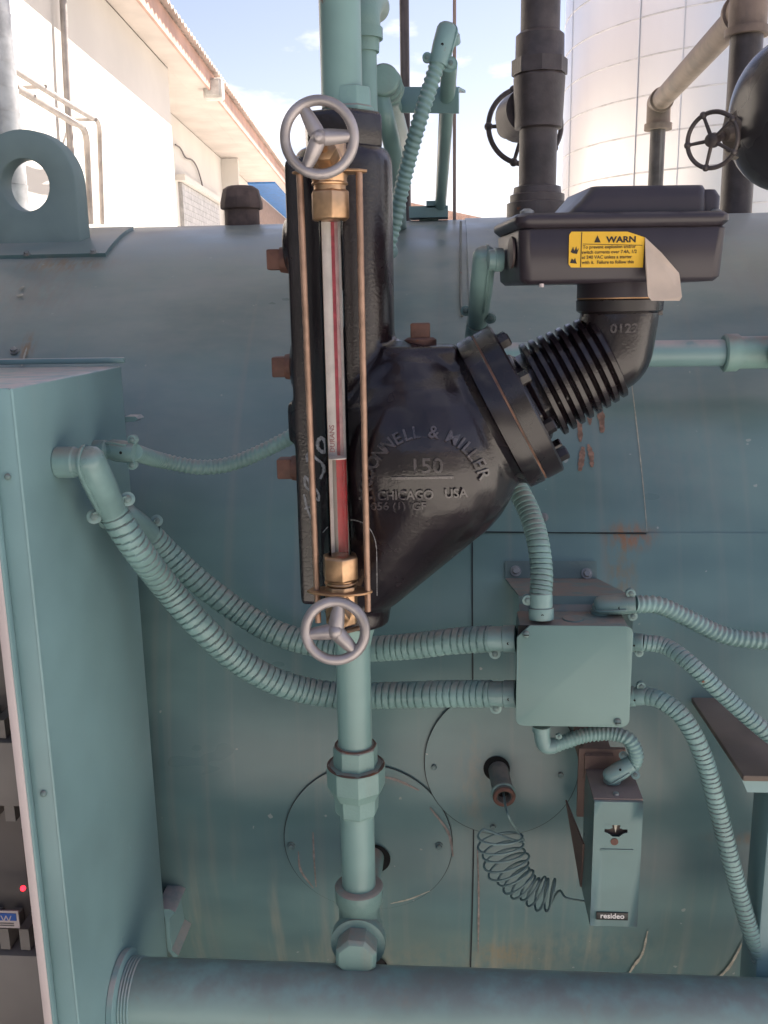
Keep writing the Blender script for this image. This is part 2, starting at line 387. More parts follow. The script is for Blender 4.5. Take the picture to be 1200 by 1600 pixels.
# ------------------------------------------------------------------ ground
def ground_material():
    m, nt, b = newmat('yard_concrete')
    geo = nt.nodes.new('ShaderNodeNewGeometry'); pos = geo.outputs['Position']
    col = mixc(nt, ramp(nt, nnoise(nt, pos, 0.8, 6), 0.3, 0.7), (0.42, 0.395, 0.37), (0.52, 0.495, 0.465))
    col = mixc(nt, math_(nt, 'MULTIPLY', ramp(nt, nnoise(nt, pos, 6, 6), 0.55, 0.75), 0.4), col, (0.27, 0.24, 0.215))
    nt.links.new(col, b.inputs['Base Color']); b.inputs['Roughness'].default_value = 0.85
    bump(nt, b, nnoise(nt, pos, 60, 4), 0.3, 0.01)
    return m
g = MB().box((0, 0, -0.05), (1200, 1200, 0.1)).build('ground', ground_material(), org=(0, 0, 0)); struct(g)

# ------------------------------------------------------------------ canopy that keeps the sun off the boiler
def canopy():
    zt = 3.9
    roof = MB()
    x0, x1, y0, y1 = -3.0, 1.85, 1.1, 3.6
    n = 120; rows = []
    for j, y in enumerate((y0, y1)):
        rows.append([V((x0 + (x1 - x0) * i / n, y, zt + 0.16 * j + 0.018 * math.cos(i * math.pi))) for i in range(n + 1)])
    vs = rows[0] + rows[1] + [p + V((0, 0, 0.004)) for p in rows[0] + rows[1]]
    N = n + 1; fs = []
    for i in range(n):
        fs += [(i, i + 1, N + i + 1, N + i), (2 * N + i, 3 * N + i, 3 * N + i + 1, 2 * N + i + 1)]
    roof.add(vs, fs)
    ob = roof.build('canopy', surf('canopy_sheet', (0.60, 0.58, 0.55), 0.6, bmp=0), org=(0, 0, 0), flat=True); struct(ob)
    for x in (-2.9, 1.75):
        for y in (1.2, 3.5):
            p = MB().box((x, y, zt / 2 - .02), (0.12, 0.12, zt - .04)).build('canopy_post', M['brownpipe'], org=(x, y, 0)); struct(p)
canopy()
# unseen building shape added behind the camera, grey to darken the shell's reflections
def add_backdrop():
    t = thing('added_backdrop', 'grey workshop across the yard behind the photographer', 'building', V((9, -9, 0)))
    w = surf('backdrop_grey', (.17, .165, .16), .85, var=.1, vscale=.8, bmp=0)
    MB().box((3, -11, 1.8), (30, 4, 3.6)).build('wall', w, t)
    MB().box((3, -10.9, 3.7), (31, 5, .16)).build('roof', surf('backdrop_roof', (.40, .30, .26), .7, bmp=0), t)
    for x in (-6, -1, 4, 9):
        f = MB().box((x, -8.985, 1.9), (1.6, .04, 1.3)).build('window', surf('window_frame', (.3, .3, .3), .5, bmp=0), t)
        MB().box((x, -8.962, 1.9), (1.45, .02, 1.15)).build('pane', flat('dark_pane', (.03, .035, .04), .1), f)
add_backdrop()
# unseen dark walls added at left to hold back light and darken the shell
w = MB().box((-2.6, -2.2, 1.7), (.12, 8.4, 3.4)).build('added_wall', surf('added_wall_dark', (.06, .065, .07), .8, bmp=0), org=(-2.6, -2.2, 0)); struct(w)
w = MB().box((-1.55, -6.5, 1.7), (2.2, .12, 3.4)).build('added_wall', surf('added_wall_end', (.06, .065, .07), .8, bmp=0), org=(-1.55, -6.5, 0)); struct(w)

# ------------------------------------------------------------------ boiler
boiler = thing('boiler', 'large horizontal teal painted steel boiler shell behind all the fittings', 'boiler', (0, BY, BZ - BR))
def shell_sheet(name, x0, x1, a0, a1, off, th, parent, mat, nx=2, na=64):
    mb = MB(); rings = []
    vs = []
    for i in range(na + 1):
        a = a0 + (a1 - a0) * i / na
        rings.append([BP(x0, a, off), BP(x1, a, off), BP(x1, a, off + th), BP(x0, a, off + th)])
    mb.loft(rings); return mb.build(name, mat, parent, sharp=30)
XL, XR = -2.6, 2.9
sh = MB()
rings = []
for i in range(160):
    a = 2 * math.pi * i / 160
    rings.append([BP(XL, a), BP(XR, a)])
vs = [p for r in rings for p in r]
sh.add(vs, [(2 * i, 2 * i + 1, (2 * i + 3) % 320, (2 * i + 2) % 320) for i in range(160)] + [tuple(2 * i for i in range(160)), tuple(2 * i + 1 for i in range(159, -1, -1))])
shell = sh.build('jacket', M['shell'], boiler, sharp=50)
for x in (-1.9, 2.1):
    MB().prism([V((x, BY - .5, 0)), V((x, BY + .5, 0)), V((x, BY + .5, BZ - .52)), V((x, BY, BZ - BR + .01)), V((x, BY - .5, BZ - .52))], V((.12, 0, 0))).build('saddle', M['pipe'], boiler)

def ribbon(name, pts, wpx, mat, parent=boiler, off=0.0004, n=8, wob=0.25, taper=True):
    path = smooth_path([V((p[0], p[1], 0)) for p in pts], n); vs = []; N = len(path)
    for i, p in enumerate(path):
        t = (path[min(i + 1, N - 1)] - path[max(i - 1, 0)]).normalized(); nn = V((-t.y, t.x, 0))
        w = wpx * 0.5 * (1 + random.uniform(-wob, wob)) * ((math.sin(math.pi * (0.06 + 0.88 * i / (N - 1)))**0.5) if taper else 1)
        for s in (-1, 1): q = p + nn * (w * s); vs.append(PB(q.x, q.y, off))
    mb = MB().add(vs, [(2 * i, 2 * i + 1, 2 * i + 3, 2 * i + 2) for i in range(N - 1)])
    return mb.build(name, mat, parent)

def bolt_at(p, n, r, parent, mat=None, washer=True, head='hex', name='bolt'):
    mb = MB(); u, v, w = frame_of(n)
    if washer: mb.lathe(p - w * r * 0.2, w, [(0, r * 1.45), (r * 0.36, r * 1.4)], 18)
    rot = random.random()
    if head == 'hex': mb.lathe(p + w * r * 0.1, w, [(0, r), (r * 0.75, r), (r * 0.95, r * 0.8)], 6, rot)
    else: mb.lathe(p + w * r * 0.1, w, [(0, r), (r * 0.3, r * 0.95), (r * 0.55, r * 0.7), (r * 0.66, r * 0.2)], 18)
    return mb.build(name, mat or M['bolt'], parent, sharp=30)

# jacket sheets with their edges
xs_ = PB(738, 1000).x
a830, a1515 = BA(PB(740, 832)), BA(PB(738, 1517))
xr_ = PB(1010, 800).x
shell_sheet('jacket_panel', xs_, xr_, a830, BA(PB(850, 352)) + 0.22, -0.001, 0.0035, boiler, M['shell'])
xr2 = PB(1012, 830).x
shell_sheet('jacket_panel', xs_ + .0008, XR - .1, a1515, a830 - 0.0012, -0.001, 0.0022, boiler, M['shell'])
xl2 = -1.9
shell_sheet('jacket_panel', xl2, xs_ - .0012, a1515 + 0.001, BA(PB(500, 352)) + 0.3, -0.001, 0.0012, boiler, M['shell'])
ribbon('seam', [(738, 836), (738, 950), (739, 1100), (740, 1300), (738, 1420), (735, 1516)], 2.2, M['seam'], off=0.0016, wob=0.1, taper=False)
ribbon('seam', [(742, 831), (840, 832), (930, 833), (1010, 834)], 2.0, M['seam'], off=0.0030, wob=0.1, taper=False)
ribbon('seam', [(620, 1527), (660, 1521), (735, 1517), (800, 1519), (850, 1525), (890, 1531)], 3.0, M['seam'], off=0.0016, wob=0.2)
ribbon('paint_scratch', [(984, 575), (992, 640), (1001, 720), (1007, 780), (1011, 830)], 1.8, M['scratch'], off=0.0030, wob=0.3)
# raised band over the top of the shell
xb = PB(724, 470).x
bandmb = MB()
pts = [BP(PB(722, 495).x, BA(PB(722, 497)), 0.0035)] + [BP(PB(720, y).x, BA(PB(720, y)), 0.0035) for y in (470, 440, 410, 385, 365, 350)]
bandmb.sweep(smooth_path(pts, 6), 0.0019, 8)
bandmb.build('jacket_seam_bead', surf('bead', (0.20, 0.21, 0.19), 0.6, rust=0.2), boiler)

# round inspection covers
def cover(px, py, rpx, off, hole_px=None, name='inspection_cover'):
    c = PB(px, py); a0 = BA(c); r = rpx * sc(c)
    mb = MB(); n, rr = 72, [0.02, 0.25, 0.5, 0.75, 0.93, 1.0]
    rings = [[BP(c.x + r * q * math.cos(2 * math.pi * k / n), a0 + r * q * math.sin(2 * math.pi * k / n) / BR, off) for k in range(n)] for q in rr]
    rings.append([BP(c.x + r * math.cos(2 * math.pi * k / n), a0 + r * math.sin(2 * math.pi * k / n) / BR, -0.002) for k in range(n)])
    mb.loft(rings, True, False)
    ob = mb.build(name, M['shell'], boiler, sharp=30)
    g = MB(); w = 0.0011
    rings = [[BP(c.x + (r + d) * math.cos(2 * math.pi * k / n), a0 + (r + d) * math.sin(2 * math.pi * k / n) / BR, off - 0.0009) for k in range(n)] for d in (0.0, w)]
    g.loft(rings, False, False); g.build('gap', M['gap'], ob)
    return c, r, ob
cL, rL, covL = cover(575, 1314, 131, 0.0032)
cR, rR, covR = cover(783, 1192, 119, 0.0046)
for (px, py), par in (((455, 1322), covL), ((686, 1322), covL), ((678, 1198), covR), ((770, 1291), covR), ((876, 1210), covR)):
    p = PB(px, py, 0.004); bolt_at(p, bnorm(p), 4.6 * sc(p), par)
for px, py in ((22, 548), (850, 808)):
    p = PB(px, py, 0.003); bolt_at(p, bnorm(p), 5.0 * sc(p), boiler, M['steel'])
# scratches, drips and scars in the paint
for pts, w, mt in (([(903, 650), (906, 668), (907, 690)], 8, 'rustdrip'), ([(916, 636), (921, 650), (922, 664)], 7, 'rustdrip'), ([(936, 636), (940, 655), (941, 676)], 10, 'rustdrip'),
                   ([(911, 698), (909, 716), (906, 736)], 9, 'rustdrip'), ([(919, 694), (924, 712), (925, 730)], 8, 'rustdrip'),
                   ([(590, 1212), (620, 1219), (655, 1235)], 4, 'pale'), ([(672, 1262), (700, 1300), (708, 1338)], 4, 'pale'),
                   ([(466, 1330), (470, 1360), (490, 1388)], 3, 'pale'), ([(489, 1300), (491, 1345), (494, 1386)], 3, 'pale'),
                   ([(610, 1412), (640, 1405), (672, 1392)], 2, 'scratch'),
                   ([(978, 1530), (990, 1510), (1004, 1490), (1012, 1455)], 4, 'scratch'), ([(1112, 1538), (1140, 1510), (1162, 1470)], 4, 'scratch'),
                   ([(30, 452), (38, 447)], 4, 'scratch'), ([(26, 462), (36, 460)], 4, 'scratch'), ([(34, 572), (38, 556), (42, 543)], 3, 'scratch'),
                   ([(746, 1325), (748, 1400), (747, 1490)], 3, 'pale')):
    ribbon('rust_drip' if mt != 'scratch' else 'paint_scratch', pts, w, M[mt], off=0.0049 if 640 < pts[0][0] < 920 and 1100 < pts[0][1] < 1300 else 0.0036)

# lifting lug on its pad
lugbase = PB(50, 388)
def lug():
    pc = PB(60, 392, 0.0)
    Yl = P(45, 385, pc.y).y + 0.02
    k = sc(P(45, 300, Yl))
    ctr = P(38, 289, Yl)                                # hole centre
    half = 82 * k; hr = 39 * k; th = 0.026
    zb = P(45, 384, Yl).z
    bot = zb - 0.03
    mid = V((P(38, 289, Yl).x, Yl, ctr.z))
    # outline with rounded head, ring of quads round the hole
    n = 48; out = []; inn = []
    for i in range(n):
        a = 2 * math.pi * i / n
        inn.append(V((mid.x + hr * math.cos(a), Yl, mid.z + hr * math.sin(a))))
        c, s = math.cos(a), math.sin(a)
        if s >= 0: out.append(V((mid.x + half * c, Yl, mid.z + half * s)))
        else:
            t = min(half / max(abs(c), 1e-6), (mid.z - bot) / max(abs(s), 1e-6))
            out.append(V((mid.x + t * c, Yl, mid.z + t * s)))
    d = V((0.30 * th, th, 0))
    mb = MB().add(out + inn + [p + d for p in out + inn], [])
    N = n
    for i in range(n):
        j = (i + 1) % n
        mb.f += [(i, j, N + j, N + i), (2 * N + i, 3 * N + i, 3 * N + j, 2 * N + j), (i, 2 * N + i, 2 * N + j, j), (N + i, N + j, 3 * N + j, 3 * N + i)]
    l = mb.build('lifting_lug', surf('lug_paint', (.20, .275, .27), .5, var=.12, bmp=.1), boiler, bevel=0.0025)
    # pad
    xa, xb_ = -1.0, PB(165, 402).x
    a_lo, a_hi = BA(PB(80, 403)), BA(PB(100, 362))
    x2 = PB(196, 366).x
    rings = []; na = 20
    mb = MB()
    for i in range(na + 1):
        t = i / na; a = a_lo + (a_hi - a_lo) * t
        xe = xb_ + (x2 - xb_) * min(1, t * 1.0)
        rings.append([BP(xa, a, 0), BP(xe, a, 0), BP(xe, a, 0.006), BP(xa, a, 0.006)])
    mb.loft(rings); pad = mb.build('lug_pad', M['shell'], boiler, sharp=30)
    for px, py in ((42, 397), (146, 394)):
        p = PB(px, py, 0.0065); bolt_at(p, bnorm(p), 4.2 * sc(p), pad, M['steel'])
lug()

# vent cap on top of the boiler
def vent_cap():
    y = BY - 0.06
    p0 = P(379, 352, y); k = sc(p0); z0 = BZ + BR - 0.01
    z = lambda py: P(379, py, y).z
    t = thing('vent_stub', 'small rusty brown capped vent stub standing on top of the boiler', 'vent', V((p0.x, y, z0)))
    b = V((p0.x, y, z0))
    MB().lathe(b, V((0, 0, 1)), [(0, 27 * k), (z(326) - z0, 27 * k)], 28).build('stub', M['ventrust'], t)
    h = z(326) - z0; h2 = z(291) - z0
    MB().lathe(b, V((0, 0, 1)), [(h - .002, 31 * k), (h, 33 * k), (h + (h2 - h) * .25, 33 * k), (h + (h2 - h) * .85, 28 * k), (h2, 20 * k)], 10).build('cap', M['ventrust'], t, bevel=0.002)
vent_cap()

# ------------------------------------------------------------------ control cabinet at the left
YB = 0.985
XS = P(191, 590, YB).x
YF = PX(19, 606, XS).y
ZT = PX(100, 590, XS).z
def cabinet():
    ZB = 0.55; XW = XS - 0.42; th = 0.004
    t = thing('control_cabinet', 'teal steel control cabinet with its front open at the left edge', 'cabinet', V((XS - 0.2, (YF + YB) / 2, ZB)))
    MB().box((XS - th / 2, (YF + YB) / 2, (ZT + ZB) / 2), (th, YB - YF, ZT - ZB)).build('side_panel', M['cab'], t, bevel=0.0018, seg=3)
    MB().box((XW + th / 2, (YF + YB) / 2, (ZT + ZB) / 2), (th, YB - YF, ZT - ZB)).build('side_panel', M['cab'], t, bevel=0.0015)
    MB().box(((XS + XW) / 2, (YF + YB) / 2, ZT - .0021), (XS - XW - 2 * th, YB - YF - .001, th)).build('top_panel', M['cab'], t, bevel=0.001)
    MB().box(((XS + XW) / 2, (YF + YB) / 2, ZB + th / 2), (XS - XW - 2 * th, YB - YF - .001, th)).build('bottom_panel', M['cab'], t)
    MB().box(((XS + XW) / 2, YB - .006, (ZT + ZB) / 2), (XS - XW - 2 * th, .003, ZT - ZB - 2 * th)).build('back_panel', M['inner'], t)
    # drip lip along the back of the top
    lip = P(196, 573, YB + .004)
    MB().box(((XW + lip.x) / 2, YB + .003, ZT + .006), (lip.x - XW, .006, .006)).build('rain_lip', M['cab'], t, bevel=0.0015)
    # front flange, gasket
    wf = XS - P(20, 1000, YF).x
    MB().box((XS - wf / 2 - .001, YF + .0015, (ZT + ZB) / 2), (wf, .003, ZT - ZB - .002)).build('front_flange', M['cab'], t, bevel=0.001)
    MB().box((XS - wf + .001, YF - .004, (ZT + ZB) / 2), (.004, .008, ZT - ZB - .01)).build('flange_return', M['cab'], t, bevel=0.0012)
    x1 = P(14, 1000, YF - .008).x
    MB().box((x1 - .0035, YF - .008, (ZT + ZB) / 2), (.0075, .003, ZT - ZB - .012)).build('white_gasket', M['white'], t, bevel=0.0008)
    MB().box(((x1 + XW) / 2 - .004, YF + .0015, ZT - .03), (x1 - XW - .006, .003, .055)).build('front_header', M['cab'], t, bevel=0.001)
    for px, py in ((12, 745), (68, 1240)):
        p = P(px, py, YF - .001); 
        MB().lathe(p, V((0, -1, 0)), [(0, 5.5 * sc(p)), (.0012, 5 * sc(p)), (.0022, 3 * sc(p)), (.0025, .5 * sc(p))], 16).build('screw', M['bolt'], t)
    for px, py in ((168, 1255), (204, 1325), (192, 1468), (205, 1185)):
        p = PX(px, py, XS)
        MB().sphere(p, 3.6 * sc(p), 10, 6, (0.25, 1, 1.5)).build('paint_run', M['cab'], t)
    # mounting bracket behind, seen past the edge
    p0 = P(262, 1395, YB + .03); p1 = P(270, 1470, YB + .03)
    y0 = YB - .002
    mb = MB().prism([V((XS - .01, y0, p0.z)), V((XS + .008, y0, p0.z)), V((XS + .014, y0, p0.z - .004)), V((XS + .006, y0, p0.z - .014)), V((XS + .006, y0, p1.z + .012)), V((XS + .014, y0, p1.z + .004)), V((XS + .009, y0, p1.z)), V((XS + .001, y0, p1.z + .012)), V((XS + .001, y0, p0.z - .012)), V((XS - .01, y0, p0.z - .005))], V((0, .10, 0)))
    mb.build('mounting_bracket', M['cab'], t)
    p = P(198, 654, YB + .01)
    MB().prism([V((XS - .002, YB + .003, p.z + .003)), V((XS + .010, YB + .003, p.z + .003)), V((XS + .013, YB + .003, p.z)), V((XS + .008, YB + .003, p.z - .003)), V((XS - .002, YB + .003, p.z - .003))], V((0, .02, 0))).build('hinge_tab', M['cab'], t)
    return t
cabinet()
# things mounted inside the cabinet
def inside():
    yb = YB - .0085
    def ptb(px, py, dy): return P(px, py, yb - dy)
    def duct(py0, py1, label):
        z0 = ptb(30, py1, .05).z; z1 = ptb(30, py0, .05).z; xr = XS - .012; xl = XS - .36
        t = thing('wire_duct', label, 'wire duct', V(((xl + xr) / 2, yb, z0)))
        MB().box(((xl + xr) / 2, yb - .025, (z0 + z1) / 2), (xr - xl, .05, (z1 - z0) * .62)).build('cover', M['duct'], t, bevel=.001)
        zz = z1 - (z1 - z0) * .19; n = 28
        for s, (za, zb2) in enumerate((((z1 - (z1 - z0) * .18), z1), (z0, z0 + (z1 - z0) * .18))):
            for i in range(n):
                if i % 2: continue
                x = xl + (xr - xl) * (i + .5) / n
                MB().box((x, yb - .0225, (za + zb2) / 2), ((xr - xl) / n * .95, .04, (zb2 - za) * .96)).build('finger', M['duct'], t)
    duct(1130, 1290, 'upper grey slotted wire duct inside the open cabinet')
    duct(1458, 1640, 'lower grey slotted wire duct inside the open cabinet under the relay')
    # burner relay with red lamp
    xr = XS - .016; z1 = ptb(30, 1292, .04).z; z0 = ptb(30, 1448, .04).z; xl = xr - .13
    t = thing('relay_module', 'dark brown relay with glowing red lamp inside the open cabinet', 'relay', V(((xl + xr) / 2, yb, z0)))
    MB().box(((xl + xr) / 2, yb - .02, (z0 + z1) / 2), (xr - xl, .04, z1 - z0)).build('case', M['brownwire'], t, bevel=.003)
    MB().box(((xl + xr) / 2 - .01, yb - .048, z0 + (z1 - z0) * .62), ((xr - xl) * .7, .016, (z1 - z0) * .42)).build('cover', M['blackpl'], t, bevel=.003)
    for i in range(5):
        MB().box((xr - .012 - .02 * i, yb - .046, z1 - .008), (.013, .012, .012)).build('terminal', M['steel'], t, bevel=.001)
    for i in range(4):
        a = V((xr - .015 - .012 * i, yb - .045, z1 - .01)); b = V((xr - .05 - .01 * i, yb - .06, z1 + .03)); c = V((xr - .03 - .02 * i, yb - .04, z1 + .055))
        MB().sweep(smooth_path([a, b, c], 8), .0022, 8).build('wire', M['blackpl'], t)
    p = ptb(36, 1388, .062)
    MB().sphere(p, .0030, 12, 8).build('lamp', M['led'], t)
    q = ptb(14, 1434, .056); k = sc(q)
    w, h = 52 * k, 30 * k
    c = V((q.x - 8 * k, yb - .058, q.z))
    lab = MB().box(c, (w, .002, h)).build('label_plate', M['white'], t)
    MB().box(c + V((0, -.0013, h * .16)), (w * .86, .0008, h * .42)).build('blue_panel', M['blue'], lab)
    text_flat('W', 17 * k, c + V((w * .12, -.0019, h * .03)), V((1, 0, 0)), V((0, 0, 1)), M['white'], lab, bold=.0)
    for j in range(2): MB().box(c + V((w * .02, -.0013, -h * (.22 + .13 * j))), (w * .62, .0006, h * .05)).build('print_line', M['inner'], lab)

def text_mesh(body, size, bold=0.0, extr=0.0, align='CENTER'):
    cu = bpy.data.curves.new('lettering', 'FONT'); cu.body = body; cu.size = size; cu.align_x = align; cu.align_y = 'CENTER'
    cu.offset = bold; cu.extrude = extr; cu.resolution_u = 3
    ob = bpy.data.objects.new('lettering', cu); COL.objects.link(ob)
    dg = bpy.context.evaluated_depsgraph_get(); me = bpy.data.meshes.new_from_object(ob.evaluated_get(dg))
    vs = [v.co.copy() for v in me.vertices]; fs = [tuple(p.vertices) for p in me.polygons]
    bpy.data.objects.remove(ob); bpy.data.meshes.remove(me); bpy.data.curves.remove(cu)
    return vs, fs
def text_flat(body, size, c, u, v, mat, parent, bold=0.0, extr=0.00015, align='CENTER', name='lettering', sx=1.0):
    vs, fs = text_mesh(body, size, bold, extr, align); w = u.cross(v)
    return MB().add([c + u * (p.x * sx) + v * p.y + w * p.z for p in vs], fs).build(name, mat, parent, flat=True)
inside()

# ------------------------------------------------------------------ low water cutoff (cast body, flange, bellows, switch housing)
YC = 0.885
BODY_BASE = P(561, 960, YC)
lwc = thing('low_water_cutoff', 'black cast iron low water cutoff with bulb, ribbed neck and switch housing', 'boiler control', BODY_BASE)
def cast_body():
    mb = MB()
    top = P(541, 232, YC); bot = P(561, 940, YC); k = sc(P(550, 500, YC))
    ax = (top + bot) / 2
    cx = P(540, 400, YC).x
    r = 0.0445
    zt = top.z; zb = bot.z
    # column
    mb.lathe(V((cx, YC, zb)), V((0, 0, 1)), [(0, r * .9), (.012, r), (zt - zb - .012, r), (zt - zb - .003, r * .93), (zt - zb, r * .8)], 40)
    # left face of the column: a slab with bosses
    xl = P(455, 420, YC).x
    xs2 = (P(463, 560, YC).x)
    z1 = P(460, 255, YC).z; z0 = P(480, 930, YC).z
    mb.box(((xs2 + cx) / 2, YC - .004, (z0 + z1) / 2), (cx - xs2, .058, z1 - z0))
    for px, py, rr in ((446, 384, 40), (457, 572, 38), (470, 730, 36)):
        c = P(px, py, YC - .004); q = rr * sc(c)
        mb.cyl(c, c + V((.05, 0, 0)), q, q, 24)
    c = P(456, 655, YC); mb.box(c + V((.02, -.004, 0)), (.04, .045, 62 * k))
    c = P(474, 860, YC); mb.box(c + V((.02, -.004, 0)), (.04, .055, 100 * k))
    # bulb: hull of spheres
    def hull(p0, r0, p1, r1, n=14):
        d = p1 - p0
        for i in range(n + 1):
            t = i / n; mb.sphere(p0 + d * t, r0 + (r1 - r0) * t, 26, 16)
    B = P(656, 712, YC - .004); kb = sc(B)
    hull(B, 157 * kb, P(572, 880, YC - .004), 82 * kb)
    hull(P(640, 640, YC - .004), 108 * kb, P(575, 700, YC), 70 * kb, 8)
    F = P(768, 651, YC - .004)
    ad = AXD; B2 = F - ad * (100 * kb)
    mb.lathe(B2, ad, [(0, 108 * kb), (100 * kb, 112 * kb)], 40)
    # flat top pad with plug
    c = P(657, 566, YC - .01)
    mb.box(c, (112 * kb, .06, 52 * kb))
    # bottom foot
    c = P(560, 955, YC); mb.cyl(c - V((0, 0, .012)), c + V((0, 0, .03)), 50 * kb, 60 * kb, 24)
    # gauge bosses on the front
    for (px, py, w, h) in ((517, 262, 70, 84), (545, 892, 82, 150)):
        c = P(px, py, YC - .042); w *= sc(c); h *= sc(c)
        n = 28; ring = []
        for i in range(n):
            a = 2 * math.pi * i / n; cs, sn = math.cos(a), math.sin(a)
            e = 0.5; ring.append(V((c.x + w / 2 * math.copysign(abs(cs)**e, cs), c.y, c.z + h / 2 * math.copysign(abs(sn)**e, sn))))
        mb.prism(ring, V((0, .05, 0)))
    me = bpy.data.meshes.new('tmp'); me.from_pydata([tuple(p) for p in mb.v], [], mb.f)
    ob = bpy.data.objects.new('tmp', me); COL.objects.link(ob)
    bm = bmesh.new(); bm.from_mesh(me); bmesh.ops.recalc_face_normals(bm, faces=bm.faces); bm.to_mesh(me); bm.free()
    md = ob.modifiers.new('r', 'REMESH'); md.mode = 'VOXEL'; md.voxel_size = 0.0024
    ms = ob.modifiers.new('s', 'SMOOTH'); ms.iterations = 18; ms.factor = 0.5
    dg = bpy.context.evaluated_depsgraph_get()
    m2 = bpy.data.meshes.new_from_object(ob.evaluated_get(dg)); bpy.data.objects.remove(ob)
    vs = [v.co.copy() for v in m2.vertices]; fs = [tuple(p.vertices) for p in m2.polygons]
    bvh = BVHTree.FromPolygons(vs, fs)
    out = MB().add(vs, fs); o = out.build('cast_body', M['iron'], lwc, sharp=180)
    return o, bvh
# flange axis, tilted up to the right
_f0, _f1 = P(790, 636, YC - .004), P(890, 583, YC - .004)
AXD = (_f1 - _f0).normalized()
body, BVH = cast_body()

def on_body(px, py, off):
    r = ray(px, py).normalized(); h = BVH.ray_cast(CAM, r)
    if h[0] is None: return None
    return h[0] + h[1] * off
def body_letters(body_txt, size_px, cx, cy, ang=0.0, depth=0.0024, bold=0.4, name='raised_letter', mat=None, sx=1.0):
    vs, fs = text_mesh(body_txt, size_px, bold, 1.0); ca, sa = math.cos(ang), math.sin(ang)
    out = []
    for p in vs:
        x, y = p.x * sx, p.y
        X, Yp = cx + x * ca + y * sa, cy + x * sa - y * ca
        q = on_body(X, Yp, depth if p.z > 0 else -0.0015)
        if q is None: return None
        out.append(q)
    return MB().add(out, fs).build(name, mat or M['castworn'], body, flat=False, sharp=40)
# arc of letters
def arc_text(s, cx, cy, r, a0, a1, size, **kw):
    wd = {'I': .55, 'L': .8, 'M': 1.2, ' ': .6, '&': 1.05, 'c': .75}
    w = [wd.get(c, 1.0) for c in s]; tot = sum(w); acc = 0
    for c, q in zip(s, w):
        a = R_(a0 + (a1 - a0) * (acc + q / 2) / tot); acc += q
        if c == ' ': continue
        body_letters(c, size, cx + r * math.sin(a), cy - r * math.cos(a), a, **kw)
arc_text('McDONNELL & MILLER', 665, 768, 92, -98, 78, 26)
body_letters('150', 33, 666, 729, R_(-1), sx=1.05)
body_letters('CHICAGO', 19, 634, 773, R_(-1), bold=.35, sx=.98)
body_letters('USA', 19, 711, 770, R_(-3), bold=.35, sx=1.0)
for s_, x_ in (('056', 594), ('(1)', 624), ('GF', 655)): body_letters(s_, 17, x_, 791, R_(-1), bold=.3, depth=.0009, sx=1.1)
mbu = []
for i in range(26):
    px = 612 + 96 * i / 25
    mbu.append((px, 747 - i * .06))
vs = []
for px, py in mbu:
    for dy, off in ((-3, -.001), (-2, .0014), (2, .0014), (3, -.001)): vs.append(on_body(px, py + dy, off))
MB().add(vs, [(4 * i + j, 4 * i + 4 + j, 4 * i + 5 + j, 4 * i + 1 + j) for i in range(25) for j in range(3)]).build('raised_bar', M['castworn'], body)
# chalk scrawl
def chalk(pts, w=4.5, closed=False):
    path = smooth_path([V((a, b, 0)) for a, b in pts], 8, closed); 
    if closed: path.append(path[0])
    vs = []; N = len(path)
    for i, p in enumerate(path):
        t = (path[min(i + 1, N - 1)] - path[max(i - 1, 0)]).normalized(); nn = V((-t.y, t.x, 0)); ww = w * .5 * random.uniform(.6, 1.15)
        for s in (-1, 1):
            q = p + nn * ww * s; h = on_body(q.x, q.y, .0006)
            if h is None: return
            vs.append(h)
    MB().add(vs, [(2 * i, 2 * i + 1, 2 * i + 3, 2 * i + 2) for i in range(N - 1)]).build('chalk_mark', M['chalk'], body)
chalk([(497, 690), (504, 684), (509, 694), (508, 706), (499, 702)], 6, True)
chalk([(481, 722), (480, 712), (484, 707), (494, 716), (504, 724), (507, 735), (501, 748)], 5)
chalk([(478, 744), (484, 756), (484, 765), (478, 760), (476, 750)], 4, True)
chalk([(494, 763), (499, 774), (498, 782), (492, 776)], 4)
chalk([(475, 772), (478, 786), (482, 800), (487, 812)], 3.5); chalk([(476, 795), (484, 792), (492, 795)], 3.5)
for pts in ([(505, 832), (515, 822), (530, 815), (550, 812), (570, 818), (582, 832), (588, 852), (589, 880), (589, 930)],):
    chalk(pts, 1.3)

def plug(px0, px1, py, Y, base_px):                # square-headed pipe plug pointing left
    a = P(px0, py, Y); b = P(px1, py, Y); k = sc(a)
    t = MB().box((a + b) / 2, (abs(b.x - a.x), 31 * k, 31 * k)).build('plug', M['rustplug'], lwc, bevel=.0015)
    MB().lathe(b - V((.001, 0, 0)), V((1, 0, 0)), [(0, 19 * k), (.007, 21 * k), (.012, 21 * k)], 24).build('plug_thread', M['rustplug'], t)
plug(419, 440, 406, YC - .004, 0); plug(427, 448, 573, YC - .004, 0); plug(435, 458, 731, YC - .004, 0)
a = P(657, 534, YC - .01); k = sc(a)
t = MB().box(a + V((0, 0, 15 * k)), (30 * k, 30 * k, 28 * k)).build('plug', M['rustplug'], lwc, bevel=.0015)
MB().lathe(a - V((0, 0, .006)), V((0, 0, 1)), [(0, 25 * k), (.008, 25 * k), (.010, 20 * k)], 24).build('plug_thread', M['rustplug'], t)

